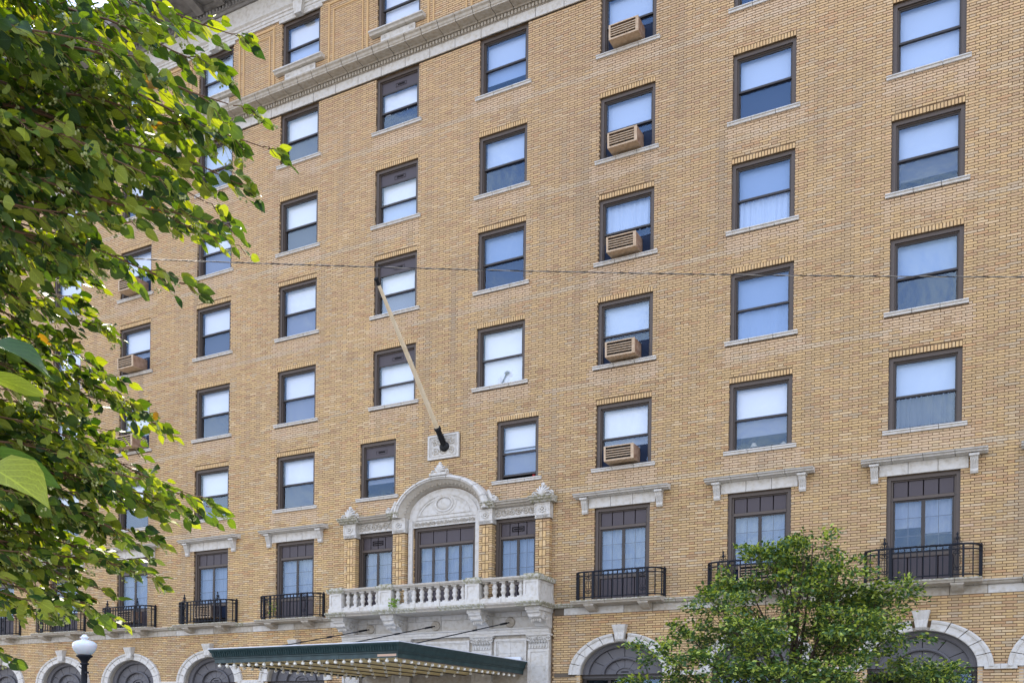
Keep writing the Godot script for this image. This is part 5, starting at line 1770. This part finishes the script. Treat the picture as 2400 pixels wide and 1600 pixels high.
	for k in 4:
		var p0: Vector3 = Vector3(close[k * 2][0], close[k * 2][1], close[k * 2][2]) - o
		var p1: Vector3 = Vector3(close[k * 2 + 1][0], close[k * 2 + 1][1], close[k * 2 + 1][2]) - o
		var ln := p0.distance_to(p1)
		stalks.tube([p0 + left * 0.30 + Vector3(0, 0.06, 0), p0 + left * 0.1 + Vector3(0, 0.03, 0), p0], 0.002, 0.0012, 5)
		leaves.append([p0, (p1 - p0).normalized(), (Vector3(-0.1, 0.9, 0.35) if k % 2 == 0 else Vector3(-0.3, 0.7, -0.5)).normalized(), ln, ln * (0.62 if k % 2 == 0 else 0.40), 0.25, 0.3, [Color(.05, .11, .04), Color(.30, .38, .06), Color(.30, .36, .05), Color(.09, .18, .035)][k]])
	var order := []
	for i in leaves.size():
		order.append([(leaves[i][0] + o).distance_to(CAM) / leaves[i][3], i])
	order.sort_custom(func(a, b): return a[0] < b[0])
	var big := {}
	for k in 300:
		var e = leaves[order[k][1]]
		big[order[k][1]] = true
		var mb := MB.new()
		leaf_into(mb, Vector3.ZERO, e[1], e[2], e[3], e[4], e[5], e[6], e[7])
		put("leaf", mb.done(), M.leaf, t, e[0])
	var rest := MB.new()
	for i in leaves.size():
		if big.has(i): continue
		var e = leaves[i]
		leaf_into(rest, e[0], e[1], e[2], e[3], e[4], e[5], e[6], e[7])
	part("leaves", rest.done(), M.leaf, t, "stuff")
	print("linden leaves ", leaves.size())

func street_tree():
	var t := thing("street_tree", "small dark green street tree with a layered rounded crown before the hotel", "tree", Vector3(5.95, 0.12, 6.65))
	var o := t.position
	var lobes := [[6.47, 5.48, 6.68], [5.79, 5.35, 6.61], [6.97, 4.9, 6.85], [7.61, 4.62, 5.81], [7.86, 3.86, 6.45], [7.3, 4.33, 5.07], [4.93, 4.36, 7.55], [4.28, 3.84, 7.46], [4.22, 3.35, 8.41], [8.46, 3.08, 5.78], [7.91, 3.38, 5.18], [7.11, 3.92, 7.22], [5.79, 3.83, 7.97], [6.29, 4.65, 7.01], [3.95, 2.75, 8.1], [5.1, 3.13, 8.36], [6.18, 2.97, 8.09], [7.09, 3.0, 7.46], [5.19, 4.89, 6.5], [6.43, 3.8, 5.69], [4.94, 3.79, 6.41], [4.77, 2.54, 8.21], [8.29, 2.44, 6.1], [7.53, 2.79, 5.52], [6.03, 2.47, 5.57], [5.85, 2.38, 8.16], [5.98, 5.28, 6.28], [6.64, 4.48, 6.13], [7.11, 4.6, 5.86], [6.24, 4.2, 6.9], [6.85, 4.0, 6.4], [5.34, 4.0, 6.4], [6.0, 3.3, 7.6], [7.22, 3.5, 6.8]]
	part("trunk", keyed("strunk", func():
		var mb := MB.new()
		mb.tube([Vector3(0, -0.1, 0), Vector3(0.03, 0.8, 0.0), Vector3(0.05, 1.7, 0.02), Vector3(0.12, 2.8, 0.0), Vector3(0.22, 3.9, 0.0), Vector3(0.35, 4.9, 0.0)], 0.11, 0.018, 10)
		return mb.done()), M.bark, t)
	var twigs := MB.new()
	var xf := []
	var cl := []
	for L in lobes:
		var c := Vector3(L[0], L[1], L[2]) - o
		c.y -= 0.16
		var root := Vector3(0.05 + c.y * 0.04, clampf(c.y * 0.55 - 0.1, 1.1, 3.4), 0.0)
		var mid := root.lerp(c, 0.5) + Vector3(0, -0.12, 0) + Vector3(rng.randf_range(-.1, .1), 0, rng.randf_range(-.1, .1))
		var path := []
		for k in 7:
			var u := k / 6.0
			path.append(root.lerp(mid, u).lerp(mid.lerp(c, u), u))
		var mb := MB.new()
		mb.tube(path, 0.034, 0.010, 6)
		part("branch", mb.done(), M.bark, t)
		var n := rng.randi_range(12, 20)
		for k in n:
			var a := rng.randf() * TAU
			var rr := sqrt(rng.randf())
			var off := Vector3(cos(a) * rr * 0.60, rng.randf_range(-.28, .28) * (1.1 - rr * 0.5), sin(a) * rr * 0.60)
			var st: Vector3 = path[rng.randi_range(3, 6)]
			var e := c + off
			var m2 := st.lerp(e, 0.5) + Vector3(0, -0.05, 0)
			twigs.tube([st, m2, e], 0.007, 0.002, 4)
			for q in 66:
				var p: Vector3 = st.lerp(m2, rng.randf()) if rng.randf() < 0.14 else e + Vector3(rng.randfn() * 0.105, rng.randfn() * 0.055, rng.randfn() * 0.105)
				var d := (e - c + Vector3(rng.randfn(), rng.randfn() * 0.7 + 0.1, rng.randfn()) * 0.35).normalized()
				var nr := (Vector3(0, 1, 0) + Vector3(rng.randfn(), rng.randfn(), rng.randfn()) * 0.5).normalized()
				var sx := d.cross(nr).normalized()
				var sz := sx.cross(d).normalized()
				var l := rng.randf_range(.062, .105)
				xf.append(Transform3D(Basis(sx * l, d * l, sz * l), p))
				var col := Color(.036, .085, .028).lerp(Color(.098, .165, .036), rng.randf())
				if rng.randf() < 0.33: col = Color(.36, .42, .07)  # highlights on the crown, given to some leaves as pale colour
				cl.append(col)
	part("twigs", twigs.done(), M.bark, t)
	var lm := MB.new()
	var P := [Vector3(0, 0, 0), Vector3(-.25, .35, .05), Vector3(-.22, .7, .04), Vector3(0, 1, -.08), Vector3(.22, .7, .04), Vector3(.25, .35, .05), Vector3(0, .5, 0)]
	for k in 6:
		lm.tri(P[6], P[k], P[(k + 1) % 6], 1)
	var mm := MultiMesh.new()
	mm.transform_format = MultiMesh.TRANSFORM_3D
	mm.use_colors = true
	mm.mesh = lm.done()
	mm.instance_count = xf.size()
	for i in xf.size():
		mm.set_instance_transform(i, xf[i])
		mm.set_instance_color(i, cl[i])
	var mi := MultiMeshInstance3D.new()
	mi.name = "crown"
	mi.multimesh = mm
	mi.material_override = M.crown
	mi.set_meta("kind", "stuff")
	t.add_child(mi)
	print("street tree leaves ", xf.size())

# ---------------------------------------------------------------- ground
func sheet(called: String, x0: float, x1: float, z0: float, z1: float, y: float, m: Material, thick := 0.0):
	var mb := MB.new()
	if thick > 0: mb.box(Vector3(x0, y - thick, z0), Vector3(x1, y, z1))
	else: mb.quad(Vector3(x0, y, z1), Vector3(x1, y, z1), Vector3(x1, y, z0), Vector3(x0, y, z0))
	part(called, mb.done(), m, self, "structure")

func ground():
	sheet("ground", -400, 400, -400, 400, -0.03, M.asphalt)
	sheet("road", -200, 200, 8.0, 20.0, -0.01, M.asphalt)
	sheet("pavement", -200, 200, -0.02, 7.85, 0.12, M.walk, 0.2)
	sheet("kerb", -200, 200, 7.852, 8.0, 0.125, M.stone_warm, 0.2)
	sheet("pavement", -200, 200, 20.15, 27.0, 0.12, M.walk, 0.2)
	sheet("kerb", -200, 200, 20.0, 20.148, 0.125, M.stone_warm, 0.2)
	sheet("road_marking", -200, 200, 13.9, 14.02, -0.006, M.paint)

func _ready():
	rng.seed = 20240611
	patch.seed = 77
	patch.frequency = 0.06
	patch.fractal_octaves = 4
	light_and_camera()
	make_materials()
	ground()
	build_hotel()
	fittings()
	canopy()
	street_lamp()
	wire()
	street_tree()
	linden()
